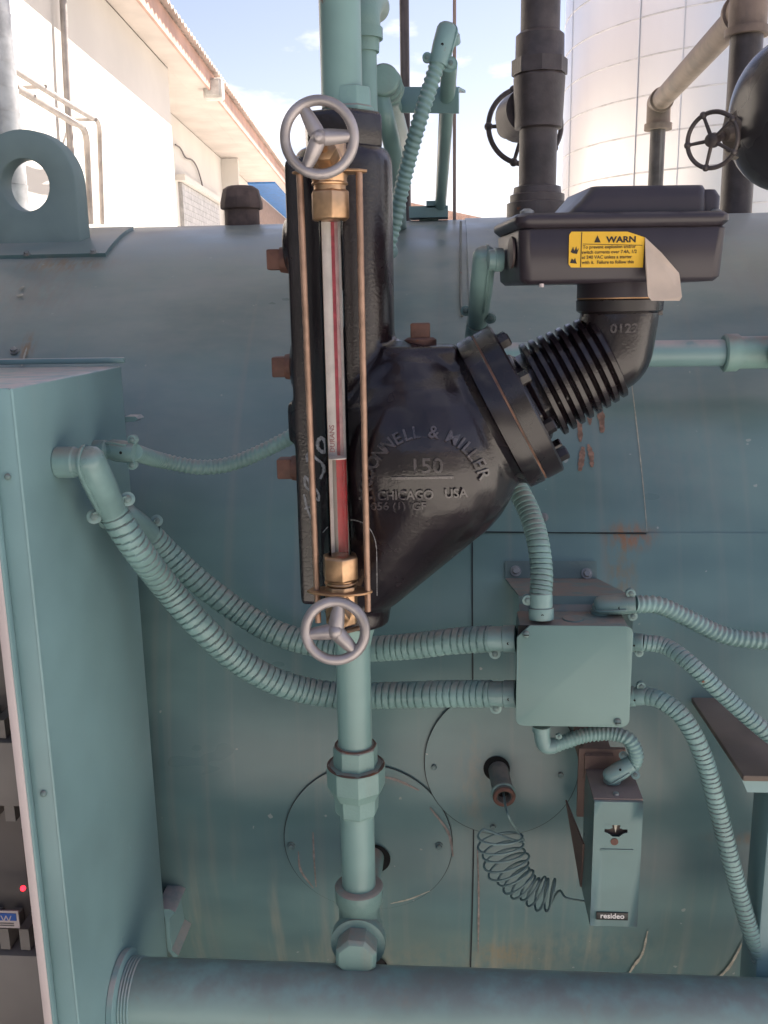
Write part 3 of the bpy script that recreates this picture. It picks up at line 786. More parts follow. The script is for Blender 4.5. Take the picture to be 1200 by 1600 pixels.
# flanges
F0 = P(768, 651, YC - .004); kf = sc(F0)
NF = AXD.cross(V((0, -1, 0))).normalized()
def along(px): return F0 + AXD * (px * kf)
MB().lathe(along(-12), AXD, [(0, 112 * kf), (9 * kf, 115 * kf), (14 * kf, 119 * kf), (16 * kf, 126 * kf), (39 * kf, 127 * kf), (41 * kf, 126 * kf)], 72).build('body_flange', M['ironp'], lwc, sharp=35)
MB().lathe(along(29.5), AXD, [(0, 124.5 * kf), (3 * kf, 124.5 * kf)], 72).build('gasket', M['gasket'], lwc)
cov = MB().lathe(along(33), AXD, [(0, 126 * kf), (26 * kf, 126 * kf), (29 * kf, 123 * kf), (31 * kf, 70 * kf)], 72).build('cover_flange', M['ironp'], lwc, sharp=35)
for i in range(8):
    a = 2 * math.pi * (i + .5) / 8
    u, v, w = frame_of(AXD)
    p = along(60) + (u * math.cos(a) + v * math.sin(a)) * 104 * kf
    MB().lathe(p, AXD, [(0, 14 * kf), (3 * kf, 14 * kf)], 18).lathe(p + AXD * 3 * kf, AXD, [(0, 11 * kf), (13 * kf, 11 * kf), (15 * kf, 8.5 * kf)], 6, a).build('flange_bolt', M['ironp'], cov, sharp=30)
# hexagonal neck and ribbed cooling section
MB().lathe(along(60), AXD, [(0, 76 * kf), (8 * kf, 74 * kf), (12 * kf, 66 * kf), (62 * kf, 66 * kf), (66 * kf, 60 * kf)], 6, .35).build('hex_neck', M['iron'], lwc, bevel=.002)
prof = []; nf = 8; x = 84
for i in range(nf):
    r = (78 - 1.3 * i) * kf
    prof += [(x * kf, r * .84), ((x + 1.6) * kf, r * .965), ((x + 3) * kf, r), ((x + 9.5) * kf, r), ((x + 11) * kf, r * .965), ((x + 12.4) * kf, r * .84)]
    x += 14.8
prof.append((x * kf, 58 * kf))
MB().lathe(F0, AXD, prof, 64).build('ribbed_neck', M['iron'], lwc, sharp=28)
# elbow up to the housing
e0 = along(x - 4); e2 = P(968, 476, YC - .004)
e1 = e0 + AXD * (46 * kf); 
pth = smooth_path([e0 - AXD * 6 * kf, e0 + AXD * 8 * kf + V((0, 0, .001)), P(964, 512, YC - .004), P(968, 492, YC - .004), e2], 10)
MB().sweep(pth, lambda t: (58 + 1.5 * math.sin(t * 3.14)) * kf * (1 - .04 * t), 36).build('elbow', M['iron'], lwc, sharp=60)
cm = text_mesh('0122', 18 * kf, .3 * kf, .0008)
ec = P(976, 514, YC - .066)
MB().add([ec + V((p.x * 1.1, -p.z + .0012 + 5.5 * (p.x)**2 * 2, p.y)) for p in cm[0]], cm[1]).build('raised_letter', M['castworn'], lwc)
kc = sc(e2)
col = MB().lathe(e2 - V((0, 0, 13 * kc)), V((0, 0, 1)), [(0, 60 * kc), (4 * kc, 66 * kc), (20 * kc, 67 * kc), (22 * kc, 64 * kc)], 48).build('collar', M['ironp'], lwc, sharp=35)
MB().lathe(e2 + V((0, 0, 9 * kc)), V((0, 0, 1)), [(0, 65.5 * kc), (2.2 * kc, 65.5 * kc)], 48).build('brass_shim', M['brassd'], lwc)
MB().lathe(e2 + V((0, 0, 11 * kc)), V((0, 0, 1)), [(0, 66 * kc), (24 * kc, 66 * kc)], 48).build('neck_ring', M['plastic'], lwc)
for dx in (-52, 56):
    MB().lathe(e2 + V((dx * kc, -.006, -17 * kc)), V((0, 0, 1)), [(0, 9 * kc), (10 * kc, 9 * kc)], 6).build('collar_bolt', M['ironp'], lwc)

# switch housing
def rrect(cx, cz, w, h, r, n=6):
    out = []
    for (sx, sz, a0) in ((1, 1, 0), (-1, 1, 90), (-1, -1, 180), (1, -1, 270)):
        for i in range(n + 1):
            a = R_(a0 + 90 * i / n)
            out.append((cx + sx * (w / 2 - r) + r * math.cos(a), cz + sz * (h / 2 - r) + r * math.sin(a)))
    return out
HY = R_(7.0)                                     # housing is turned a little, its left end towards us
HX = V((math.cos(HY), math.sin(HY), 0)); HYv = V((-math.sin(HY), math.cos(HY), 0)); HZ = V((0, 0, 1))
hfl, hfr = P(812, 400, .815), None
HF = hfl                                          # front left edge of the body, mid height
kh = sc(HF)
def HP(px, py, dy=0.0):                           # on the front plane of the housing
    return PPL(px, py, HF, HYv) + HYv * dy
HD = .115
def hbox(x0, x1, y0, y1, d0, d1, rad, name, taper=0.0, parent=lwc, bev=.0035):
    c0, c1 = HP(x0, (y0 + y1) / 2), HP(x1, (y0 + y1) / 2); zt_, zb_ = HP((x0 + x1) / 2, y0).z, HP((x0 + x1) / 2, y1).z
    ux0, ux1 = (c0 - HF).dot(HX), (c1 - HF).dot(HX)
    rings = []
    for z, ins in ((zb_, taper + .004), (zb_ + .004, taper), (zt_ - .003, 0), (zt_, .003)):
        ring = [HF + HX * a + HYv * b + HZ * (z - HF.z) for a, b in rrect((ux0 + ux1) / 2, (d0 + d1) / 2, ux1 - ux0 - 2 * ins, d1 - d0 - 2 * ins, rad)]
        rings.append(ring)
    return MB().loft(rings).build(name, M['plastic'], parent, sharp=50)
hb = hbox(812, 1137, 352, 441, 0, HD, .010, 'housing_body', taper=.002)
hbox(806, 1143, 331, 354, -.004, HD + .004, .012, 'lid_rim')
# raised hat of the lid
z0 = HP(980, 334).z; zt_ = HP(1000, 288).z
def hatring(xa, xb, da, db, z, rad):
    return [HF + HX * a + HYv * b + HZ * (z - HF.z) for a, b in rrect((xa + xb) / 2, (da + db) / 2, xb - xa, db - da, rad)]
hx = lambda px: (HP(px, 310) - HF).dot(HX)
MB().loft([hatring(hx(884), hx(1112), .004, HD - .006, z0 - .002, .010), hatring(hx(912), hx(1112), .005, HD - .008, z0 + (zt_ - z0) * .5, .010), hatring(hx(926), hx(1110), .006, HD - .010, zt_ - .003, .009), hatring(hx(930), hx(1107), .009, HD - .013, zt_, .007)]).build('lid_hat', M['plastic'], lwc, sharp=40)
MB().loft([hatring(hx(1100), hx(1137), .010, HD - .02, z0 - .002, .008), hatring(hx(1100), hx(1137), .010, HD - .02, z0 + (zt_ - z0) * .62, .008), hatring(hx(1100), hx(1130), .012, HD - .022, z0 + (zt_ - z0) * .86, .007)]).build('lid_shoulder', M['plastic'], lwc, sharp=40)
for px in (828, 1126):
    p = HP(px, 331, .012); MB().lathe(p - V((0, 0, .002)), HZ, [(0, .0062), (.0035, .006), (.0055, .003)], 14).build('lid_screw', M['steel'], lwc)
p = HP(848, 443, .004); MB().lathe(p, V((0, 0, -1)), [(0, .002), (.003, .002)], 8).build('drain_screw', M['white'], lwc)
# left end: knockout plug and sloped latch
p = HF + HX * -.0005 + HYv * .030 + HZ * (HP(800, 392).z - HF.z)
MB().lathe(p, -HX, [(0, .0135), (.0018, .0135), (.0022, .012)], 28).build('end_plug', surf('end_plug_paint', (.11, .08, .075), .45, bmp=.05), lwc)
# warning label, half peeled
def lab(px, py, d): return HP(px, py, -d)
def poly(name, pts, mat, parent, th=.0003):
    vs = [V(p) for p in pts]; return MB().prism(vs, -HYv * th).build(name, mat, parent, flat=True)
ring = [(893, 362), (980, 362), (992, 366), (1007, 371), (1004, 418), (892, 418), (888, 413), (889, 367)]
sticker = poly('warning_label', [lab(x, y, .0006) for x, y in ring], M['yellow'], lwc)
sticker['label'] = 'yellow printed warning label, its right half peeled and folded down'
tri = [(933, 368), (928, 379), (938, 379)]
poly('print', [lab(x, y, .001) for x, y in tri], M['ink'], sticker)
MB().prism([lab(908, 363, .001), lab(909.2, 363, .001), lab(907.2, 417.5, .001), lab(906, 417.5, .001)], -HYv * .0002).build('print', M['ink'], sticker)
MB().prism([lab(910, 381, .001), lab(1003, 383, .001), lab(1003, 383.8, .001), lab(910, 381.8, .001)], -HYv * .0002).build('print', M['ink'], sticker)
tu = HX; tv = HZ
def lt(s, size, px, py, bold=0, sx=1.0): text_flat(s, size * kh, lab(px, py, .0011), tu, tv, M['ink'], sticker, bold=bold * kh, sx=sx, align='LEFT', name='print')
lt('WARN', 12.5, 947, 375, .45, 1.22)
for i, s in enumerate(('To prevent explosion and/or', 'switch currents over 7.4A, 1/2', 'at 240 VAC unless a starter', 'with it.  Failure to follow this')):
    lt(s, 7.2, 908.5 if i else 910, 386.5 + i * 8.0, .05, .98 if i else 1.0)
poly('print', [lab(*q, .001) for q in ((891, 394), (895, 386), (897, 392), (900, 385), (901, 391), (904, 388), (901, 397), (895, 396))], M['ink'], sticker)
poly('print', [lab(*q, .001) for q in ((890, 411), (893, 404), (896, 407), (898, 403), (900, 410), (901, 412))], M['ink'], sticker)
fl = [(1007, 371, .0014), (1030, 396, .006), (1054, 427, .010), (1055, 434, .0105), (1054, 464, .017), (1050, 470, .0175), (1008, 470, .0165), (1003, 463, .0155), (1004, 418, .007)]
flap = MB().prism([lab(x, y, d) for x, y, d in fl], -HYv * .0004).build('peeled_flap', M['backing'], sticker, flat=True)

# ------------------------------------------------------------------ gauge glass in front of the column
YG = .800
def gauge():
    GB = P(532, 960, YG)
    t = thing('water_gauge', 'glass water level gauge with red line, brass fittings and guard rods', 'gauge', GB)
    gx = P(524, 600, YG).x
    Z = lambda py: P(524, py, YG).z
    k = sc(P(524, 600, YG))
    top, bot = V((gx, YG, Z(335))), V((gx, YG, Z(880)))
    r = 18.6 * k
    gm, nt, b = newmat('gauge_glass')                 # thin clear wall: clear with a fresnel sheen
    nt.nodes.remove(b); tr = nt.nodes.new('ShaderNodeBsdfTransparent'); tr.inputs[0].default_value = (.93, .93, .92, 1)
    gl = nt.nodes.new('ShaderNodeBsdfGlossy'); gl.inputs['Roughness'].default_value = .06
    lw = nt.nodes.new('ShaderNodeFresnel'); lw.inputs['IOR'].default_value = 1.22
    mx = nt.nodes.new('ShaderNodeMixShader'); nt.links.new(lw.outputs[0], mx.inputs[0]); nt.links.new(tr.outputs[0], mx.inputs[1]); nt.links.new(gl.outputs[0], mx.inputs[2])
    nt.links.new(mx.outputs[0], nt.nodes['Material Output'].inputs[0])
    MB().pipe(bot, top, r, r * .95, 40).build('glass_tube', gm, t, sharp=60)
    wl = V((gx, YG, Z(716)))
    def strip(a0, a1, rr, z0, z1, mat, name, th=.0003):
        n = 14; mb = MB(); sec = []
        for q in (rr, rr + th):
            sec.append([(gx + q * math.sin(a0 + (a1 - a0) * i / n), YG + q * math.cos(a0 + (a1 - a0) * i / n)) for i in range(n + 1)])
        loop = sec[0] + sec[1][::-1]
        mb.loft([[V((x, y, z)) for x, y in loop] for z in (z0, z1)])
        return mb.build(name, mat, t, sharp=40)
    en = surf('gauge_enamel', (.82, .76, .74), .35, var=.10, vscale=60, bmp=0, streak=.5, streakc=(.62, .55, .53))
    rd = surf('gauge_red', (.46, .06, .09), .4, var=.25, vscale=120, bmp=0, streak=.7, streakc=(.62, .32, .33))
    strip(-1.35, 1.35, r * .90, bot.z + .004, top.z - .004, en, 'enamel_back')
    strip(-.14, .20, r * .90 - .0007, wl.z, top.z - .004, rd, 'red_line', .0002)
    strip(.21, .58, r * .90 - .0007, wl.z, top.z - .004, surf('gauge_pink', (.66, .42, .43), .4, var=.2, vscale=80, bmp=0), 'pink_line', .0002)
    # wider red strip painted to stand in for the line magnified by water
    strip(-.28, .95, r * .90 - .0007, bot.z + .004, wl.z - .0002, surf('gauge_red_magnified', (.50, .022, .035), .35, var=.12, vscale=90, bmp=0), 'red_line', .0002)
    strip(-.68, -.29, r * .90 - .0007, bot.z + .004, wl.z - .0002, surf('gauge_grey', (.32, .28, .26), .4, bmp=0), 'grey_line', .0002)  # plain grey strip left of the red, below the water level
    MB().lathe(V((gx, YG, wl.z)), V((0, 0, 1)), [(0, r * .88), (.0010, r * .9)], 32).build('water_surface', en, t)
    vs, fs = text_mesh('DURANS', 11 * k, .25 * k, .00012)
    MB().add([V((gx - 5 * k - p.y, YG - math.sqrt(max(1e-9, (r + .0001)**2 - (-5 * k - p.y)**2)) - p.z, Z(683) + p.x)) for p in vs], fs).build('lettering', surf('glass_print', (.30, .16, .15), .5, bmp=0), t, flat=True)
    # valves
    def valve(up, wy, hub, spokes, wr, name):
        yN0, yN1, yn, yb0, yb1 = up
        c = lambda py: V((gx, YG, Z(py)))
        v = MB().lathe(c(yb1), (c(yb0) - c(yb1)), [(0, 27 * k), ((c(yb0) - c(yb1)).length, 27 * k)], 8, .3).build('valve_body', M['brass'], t, bevel=.0012)
        lo, hi = sorted((yN0, yN1)); 
        MB().lathe(c(hi), V((0, 0, 1)), [(0, 27 * k), (3 * k, 31 * k), ((hi - lo - 3) * k, 31 * k), ((hi - lo) * k, 26 * k)], 6, R_(12)).build('packing_nut', M['brass'], v, bevel=.0008)
        a, b2 = (lo, yn) if yn < lo else (yn, hi)
        p0, p1 = (c(a), c(b2)) if a > b2 else (c(b2), c(a))
        MB().lathe(p0, p1 - p0, [(0, 24 * k), ((p1 - p0).length, 24 * k)], 28).build('neck', M['brass'], v)
        MB().torus(c(yn), V((0, 0, 1)), 25 * k, 2.6 * k, 32, 8).build('ring', M['brass'], v)
        # horizontal stub into the column and bonnet to the front
        m_ = V((gx, YG, (Z(yb0) + Z(yb1)) / 2))
        MB().cyl(m_, V((gx, YC - .035, m_.z)), 22 * k, 22 * k, 24).build('tailpiece', M['brass'], v)
        H = P(hub[0], hub[1], wy); kw = sc(H)
        ax = (H - m_).normalized()
        MB().lathe(m_, ax, [(0, 25 * k), (.012, 25 * k), (.013, 20 * k), ((H - m_).length * .62, 19 * k)], 6).build('bonnet', M['brass'], v, bevel=.001)
        MB().cyl(m_ + ax * .02, H, 7 * k, 7 * k, 14).build('stem', M['brassd'], v)
        # handwheel
        nrm = (CAM - H).normalized().lerp(V((0, -1, 0)), .65).normalized()
        ex = V((1, 0, 0)); ex = (ex - nrm * ex.dot(nrm)).normalized(); ez = ex.cross(nrm) * -1
        if ez.z < 0: ez = -ez
        w = MB().torus(H, nrm, wr * kw, 8.2 * kw, 64, 14).build('handwheel_rim', M['alu'], v)
        hubo = MB().lathe(H - nrm * .008, nrm, [(0, 13 * kw), (.006, 14 * kw), (.013, 11 * kw), (.0165, 6 * kw), (.0172, 1 * kw)], 20).build('handwheel_hub', M['alu'], v)
        for a in spokes:
            d = ex * math.cos(R_(a)) + ez * math.sin(R_(a)); s = nrm.cross(d)
            rings = []
            for q, wd, hh, rise in ((0, 12, 9, 5), (.25, 12.5, 9, 4.5), (.6, 11, 8, 2), (.97, 8, 6, 0)):
                o = H + d * (wr * kw * q) + nrm * (rise * kw)
                rings.append([o + s * (wd * kw * x) + nrm * (hh * kw * z) for x, z in ((-1, -.5), (-.85, .2), (-.2, .75), (.2, .75), (.85, .2), (1, -.5))])
            MB().loft(rings).build('spoke', M['alu'], v, sharp=50)
        return v
    valve((301, 345, 287, 222, 287), YG - .058, (499, 215), (118, 2, 243), 54, 'upper')
    valve((905, 863, 909, 913, 972), YG - .052, (524, 986), (82, 188, 312), 46.5, 'lower')
    # guard rods and their plates
    for (x0, y0, x1, y1, Yr) in ((468, 268, 497, 972, YG - .004), (561, 268, 575, 955, YG - .006)):
        a, b2 = P(x0, y0, Yr), P(x1, y1, Yr); MB().cyl(a, b2, 5.1 * k, 5.1 * k, 14).build('guard_rod', M['copper'], t)
    for z, xa, xb in ((Z(923), 481, 583), (Z(272), 458, 575)):
        a, b2 = P(xa, 920, YG).x - gx, P(xb, 920, YG).x - gx
        if z > ZC: a, b2 = P(xa, 272, YG).x - gx, P(xb, 272, YG).x - gx
        MB().prism([V((gx + a, YG - .006, z)), V((gx + a + .006, YG - .012, z)), V((gx - .008, YG - .018, z)), V((gx + .010, YG - .018, z)), V((gx + b2 - .006, YG - .013, z)), V((gx + b2, YG - .006, z)), V((gx + b2 - .004, YG + .004, z)), V((gx, YG + .012, z)), V((gx + a + .004, YG + .004, z))], V((0, 0, .0022))).build('rod_plate', M['brassd'], t, bevel=.0005)
    a, b2 = P(540, 987, YG + .01), P(566, 980, YG + .0); MB().cyl(a, b2, 4 * k, 4 * k, 10).build('drain_pin', M['copper'], t)
    return t
gauge()
# hex bushing and spigot at the top of the casting
zt0 = P(540, 236, YC).z; kx = sc(P(540, 210, YC)); cxx = P(536, 210, YC).x
MB().lathe(V((cxx, YC, zt0)), V((0, 0, 1)), [(0, 66 * kx), (48 * kx, 66 * kx), (54 * kx, 60 * kx)], 6, R_(12)).build('top_hexagon', M['iron'], lwc, bevel=.002)

# ------------------------------------------------------------------ equalising pipe under the cutoff
def lower_pipe():
    x0 = P(553, 1080, YC).x; base = P(560, 1500, YC)
    t = thing('equalising_pipe', 'vertical green pipe with union and plugged tee below the cutoff', 'pipe', V((x0, YC, base.z)))
    Z = lambda py: P(556, py, YC).z
    k = lambda py: sc(P(556, py, YC))
    c = lambda py: V((x0, YC, Z(py)))
    up = V((0, 0, 1))
    MB().lathe(c(1010), up, [(0, 28 * k(1010)), (.012, 32 * k(1000)), (Z(955) - Z(1010), 44 * k(980))], 8).build('bushing', M['fit'], t, bevel=.001)
    MB().cyl(c(1190), c(985), 27 * k(1080), None, 36).build('upper_pipe', M['pipe'], t)
    u = MB().lathe(c(1240), up, [(0, 38 * k(1230)), (Z(1226) - Z(1240), 45.5 * k(1220)), (Z(1196) - Z(1240), 46 * k(1210)), (Z(1193) - Z(1240), 44 * k(1210))], 8, R_(10)).build('union_nut', M['fit'], t, bevel=.0005, sharp=12)
    MB().lathe(c(1200), up, [(0, 35 * k(1180)), (Z(1165) - Z(1200), 35 * k(1180)), (Z(1162) - Z(1200), 31 * k(1180))], 8, R_(14)).build('union_tail', M['fit'], u, bevel=.0005, sharp=12)
    MB().lathe(c(1268), up, [(0, 32 * k(1250)), (.003, 34 * k(1250)), (Z(1238) - Z(1268), 36 * k(1250))], 8, R_(14)).build('union_tail', M['fit'], u, bevel=.0005, sharp=12)
    MB().torus(c(1163), up, 30 * k(1160), 2.5 * k(1160), 32, 8, asp=.5).build('rust_rim', M['rustplug'], u)
    MB().torus(c(1194), up, 41 * k(1190), 4.5 * k(1160), 32, 8, asp=.25).build('rust_rim', M['rustplug'], u)
    MB().cyl(c(1400), c(1255), 26.5 * k(1320), None, 36).build('lower_pipe', M['pipe'], t)
    # tee with a hexagon plug to the front and a stub back to the boiler
    kt = k(1430)
    te = MB()
    te.lathe(c(1490), up, [(0, 27 * kt), (.010, 30 * kt), (Z(1448) - Z(1490), 33 * kt), (Z(1412) - Z(1490), 32 * kt), (Z(1405) - Z(1490), 37 * kt), (Z(1384) - Z(1490), 37.5 * kt), (Z(1381) - Z(1490), 34 * kt)], 36)
    tc = c(1452)
    te.lathe(tc + V((0, .012, 0)), V((0, -1, 0)), [(0, 33 * kt), (.022, 33 * kt), (.024, 42 * kt), (.036, 42 * kt), (.037, 36 * kt)], 36)
    tee = te.build('tee', M['fit'], t, sharp=45)
    MB().torus(c(1383), up, 30 * kt, 4 * kt, 32, 8, asp=.4).build('rust_rim', M['rustplug'], tee)
    MB().lathe(tc + V((0, -.024, 0)), V((0, -1, 0)), [(0, 32 * kt), (.022, 33 * kt), (.026, 27 * kt)], 8, R_(20)).build('hexagon_plug', M['fit'], tee, bevel=.0006, sharp=14)
    MB().cyl(c(1560), c(1480), 24 * kt, None, 30).build('drain_pipe', M['pipe'], t)
    hp = PB(592, 1325)
    d = V((tc.x, tc.y, tc.z)); q = V((x0 + .002, hp.y + .02, tc.z + .002))
    MB().cyl(d, q, 22 * kt, None, 28).build('boiler_stub', M['fit'], t)
    # hole in the jacket round the stub
    ha = V((x0 + .004, 0, 0)); a = BA(V((0, BY - math.sqrt(BR**2 - (tc.z - BZ)**2), tc.z)))
    ctr = BP(x0 + .004, a, .0048); n = bnorm(ctr)
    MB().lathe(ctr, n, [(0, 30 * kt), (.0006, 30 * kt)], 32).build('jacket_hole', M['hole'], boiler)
    c2 = BP(x0 + .002, a1515 - .005, .004)
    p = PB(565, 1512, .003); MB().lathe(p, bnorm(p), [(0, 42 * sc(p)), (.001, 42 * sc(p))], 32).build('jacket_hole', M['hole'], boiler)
lower_pipe()

# ------------------------------------------------------------------ pipe rising from the cutoff
def upper_pipe():
    x0 = P(533, 100, YC).x; b = P(536, 178, YC)
    t = thing('steam_riser_pipe', 'thick green riser pipe above the gauge at the top edge', 'pipe', V((x0, YC, b.z)))
    k = sc(P(533, 100, YC)); up = V((0, 0, 1)); Z = lambda py: P(535, py, YC).z
    zt = P(533, -40, YC).z
    MB().cyl(V((x0, YC, Z(170))), V((x0, YC, 2.6)), 32.5 * k, None, 36).build('pipe', M['pipe'], t)
    c = V((x0 + 12 * k, YC, Z(182)))
    MB().lathe(c, up, [(0, 40 * k), (10 * k, 41 * k), (12 * k, 36 * k), (40 * k, 35 * k)], 8, R_(24)).build('bushing', M['fit'], t, bevel=.001)
upper_pipe()
# smaller pipe run with elbow and union right behind the riser
def behind_riser():
    Y = 1.04
    x = lambda px, py: P(px, py, Y)
    b = x(570, 330)
    t = thing('vent_pipe', 'narrow green pipe with elbow and union just behind the thick riser', 'pipe', V((b.x, Y, b.z)))
    k = sc(x(575, 100)); up = V((0, 0, 1))
    cx = x(572, 100).x; Z = lambda py: P(573, py, Y).z
    MB().cyl(V((cx, Y, Z(340))), V((cx, Y, Z(70))), 17 * k, None, 24).build('pipe', M['pipe'], t)
    MB().lathe(V((cx, Y, Z(82))), up, [(0, 21 * k), (22 * k, 22 * k), (23 * k, 19 * k)], 24).lathe(V((cx, Y, Z(62))), up, [(0, 27 * k), (16 * k, 27 * k)], 24).build('elbow_collar', M['fit'], t)
    el = [V((cx, Y, Z(58))), V((cx, Y, Z(20))), V((cx + .004, Y + .02, Z(-8))), V((cx + .006, Y + .06, Z(-16)))]
    MB().sweep(smooth_path(el, 8), 24 * k, 24).build('elbow', M['fit'], t)
    MB().sweep(smooth_path([V((cx, Y, Z(330))), V((cx, Y, Z(345))), V((cx, Y + .03, Z(362))), V((cx, Y + .12, Z(366))), V((cx, Y + .36, Z(366)))], 8), 17 * k, 20).build('return_bend', M['pipe'], t)
    c = x(594, 112); d = V((.10, -1, .06)).normalized()
    for j, (o, r, n) in enumerate(((.034, 38, 8), (.012, 35, 30), (-.01, 31, 24))):
        MB().lathe(V((c.x, c.y + .06 + o, c.z)), d, [(0, r * k * .82), (.012, r * k * .82), (.014, r * k * .7)], n).build('union_nut', M['fit'], t, bevel=.001)
    MB().cyl(V((c.x, c.y + .05, c.z)), V((c.x, 1.6, c.z)), 20 * k, None, 24).build('branch_pipe', M['pipe'], t)
    p0, p1 = x(598, 176), x(640, 322)
    MB().sweep(smooth_path([P(594, 150, Y + .05), P(604, 190, Y + .05), P(615, 240, Y + .10), P(621, 290, Y + .24), PB(626, 352) + V((0, .01, -.01)), PB(627, 368) + V((0, .05, -.03))], 8), 15 * k, 20).build('bent_pipe', M['pipe'], t)
behind_riser()

# ------------------------------------------------------------------ flexible conduits
def flex_mesh(pts, r, pitch, sides=20, per=9, depth=.10):
    path = smooth_path(pts, 14); path, L = resample(path, pitch / per)
    ph = random.random() * 9
    def hel(S, a):
        n_ = S / pitch; n_ += .16 * math.sin(n_ * .55 + ph) + .10 * math.sin(n_ * 1.27 + ph * 2)
        t = (n_ + a / (2 * math.pi)) % 1.0
        if t < .13: return 1 - depth * 1.5
        if t < .25: return 1 + depth * .10
        return 1 + depth * .30 - depth * .45 * (t - .25) / .75
    return MB().sweep(path, r, sides, True, hel)
def tight_mesh(pts, r, pitch, sides=18, per=6, depth=.13):
    path = smooth_path(pts, 14); path, L = resample(path, pitch / per)
    return MB().sweep(path, r, sides, True, lambda S, a: 1 + depth * (.5 * math.sin(2 * math.pi * (S / pitch + a / (2 * math.pi))) ))
def clamp_ear(t, p, axis, side, r, screw_n):
    """two small lugs with a clamping screw on the side of a connector"""
    a = axis.normalized(); s = side.normalized(); n = screw_n.normalized()
    e = MB()
    u = a.cross(s).normalized()
    e.lathe(p + s * r * 1.25 - n * r * .32, n, [(0, r * .50), (r * .16, r * .50)], 16)
    e.lathe(p + s * r * 1.25 + n * r * .12, n, [(0, r * .50), (r * .16, r * .50)], 16)
    e.box(p + s * r * .98, (r * .7, r * .55, r * .6), (a, s, n))
    ear = e.build('clamp_ear', M['conn'], t, bevel=r * .03)
    MB().lathe(p + s * r * 1.25 + n * r * .28, n, [(0, r * .27), (r * .12, r * .26), (r * .2, r * .12)], 12).lathe(p + s * r * 1.25 - n * r * .8, n, [(0, r * .12), (r * .6, r * .12)], 8).build('clamp_screw', M['bolt'], ear)
def straight_conn(t, p0, p1, r, side, n):
    d = p1 - p0; L = d.length
    c = MB().lathe(p0, d, [(0, r * 1.18), (L * .06, r * 1.22), (L * .42, r * 1.22), (L * .45, r * 1.08), (L * .5, r * 1.12), (L * .95, r * 1.12), (L, r * 1.02)], 28).build('connector', M['conn'], t, sharp=35)
    MB().lathe(p0 + d * .3 - n.normalized() * 0, n, [(r * 1.2, r * .13), (r * 1.235, r * .13)], 10).build('sight_hole', M['hole'], c)
    clamp_ear(t, p0 + d * .74, d, side, r * 1.05, n)
def elbow_conn(t, base, out, head, r, flat_n, screws=True):
    """90 degree set: round base leaving the box, hooded head that carries the conduit from 'head[0]' to 'head[1]'"""
    o_ = (out - base).normalized(); Lb = max(r * .5, (head[0] - base).dot(o_))
    c = MB().lathe(base, o_, [(0, r * 1.0), (.001, r * 1.06), (Lb * .55, r * 1.06), (Lb * .6, r * .96), (Lb, r * .9)], 28).build('connector_base', M['conn'], t, sharp=35)
    h0, h1 = head
    d = (h1 - h0).normalized(); n = flat_n.normalized()
    Lh = (h1 - h0).length + r * .95; st = h0 - d * r * .95
    MB().lathe(st, d, [(0, r * .42), (r * .10, r * .70), (r * .32, r * .95), (r * .7, r * 1.09), (Lh * .55, r * 1.12), (Lh * .9, r * 1.03), (Lh, r * .98)], 28).build('connector_hood', M['conn'], t, sharp=60)
    f = (o_ - d * o_.dot(d)).normalized(); s_ = d.cross(f).normalized(); pts_ = []
    for i in range(13):
        a_ = math.pi * i / 12; pts_.append(h0 + s_ * (math.cos(a_) * r * 1.26) - d * (math.sin(a_) * r * 1.18))
    e_ = h0.lerp(h1, .72); pts_ += [e_ - s_ * r * 1.2, e_ + s_ * r * 1.2]
    MB().prism([p - f * r * .42 for p in pts_], f * r * .22).build('hood_rim', M['conn'], t, bevel=r * .05)
    MB().prism([p - f * r * .62 for p in [h0.lerp(q, .82) for q in pts_]], f * r * .25).build('hood_back', M['conn'], t, bevel=r * .05)
    m = h0.lerp(h1, .45)
    s = d.cross(n).normalized()
    MB().lathe(m + n * r * .9, n, [(0, r * .16), (r * .22, r * .16)], 10).build('sight_hole', M['hole'], c)
    if screws:
        for sg in (-1, 1): clamp_ear(t, h0.lerp(h1, .86), d, s * sg, r * 1.05, n)
NV = V((0, -1, 0))
FLG = 'green painted flexible conduits'
# A: thin conduit from the cabinet to behind the column
def con(name, label, pts, rpx, pitchpx, kind='flex', depth=.10, sides=20, group=FLG):
    p3 = [P(*q) if not isinstance(q, V) else q for q in pts]
    t = thing(name, label, 'conduit', V(p3[0]), group)
    k = sc(p3[len(p3) // 2]); r = rpx * k
    (flex_mesh if kind == 'flex' else tight_mesh)(p3, r, pitchpx * k, sides=sides, depth=depth).build('hose', M['flex'], t, sharp=32 if kind == 'flex' else 80)
    return t, r
hA = PX(180, 703, XS + .021); pA = V((XS, hA.y, hA.z))
t, r = con('flexible_conduit', 'thin ribbed conduit running from the cabinet to behind the gauge column', [P(210, 707, hA.y - .004), (250, 719, .97), (310, 730, .99), (360, 725, 1.0), (410, 705, 1.0), (455, 682, 1.0), (490, 660, 1.0)], 11.5, 8.2, 'tight', .16)
elbow_conn(t, pA, pA + V((.018, 0, 0)), (hA, P(212, 707, hA.y - .004)), 15 * sc(pA), NV)
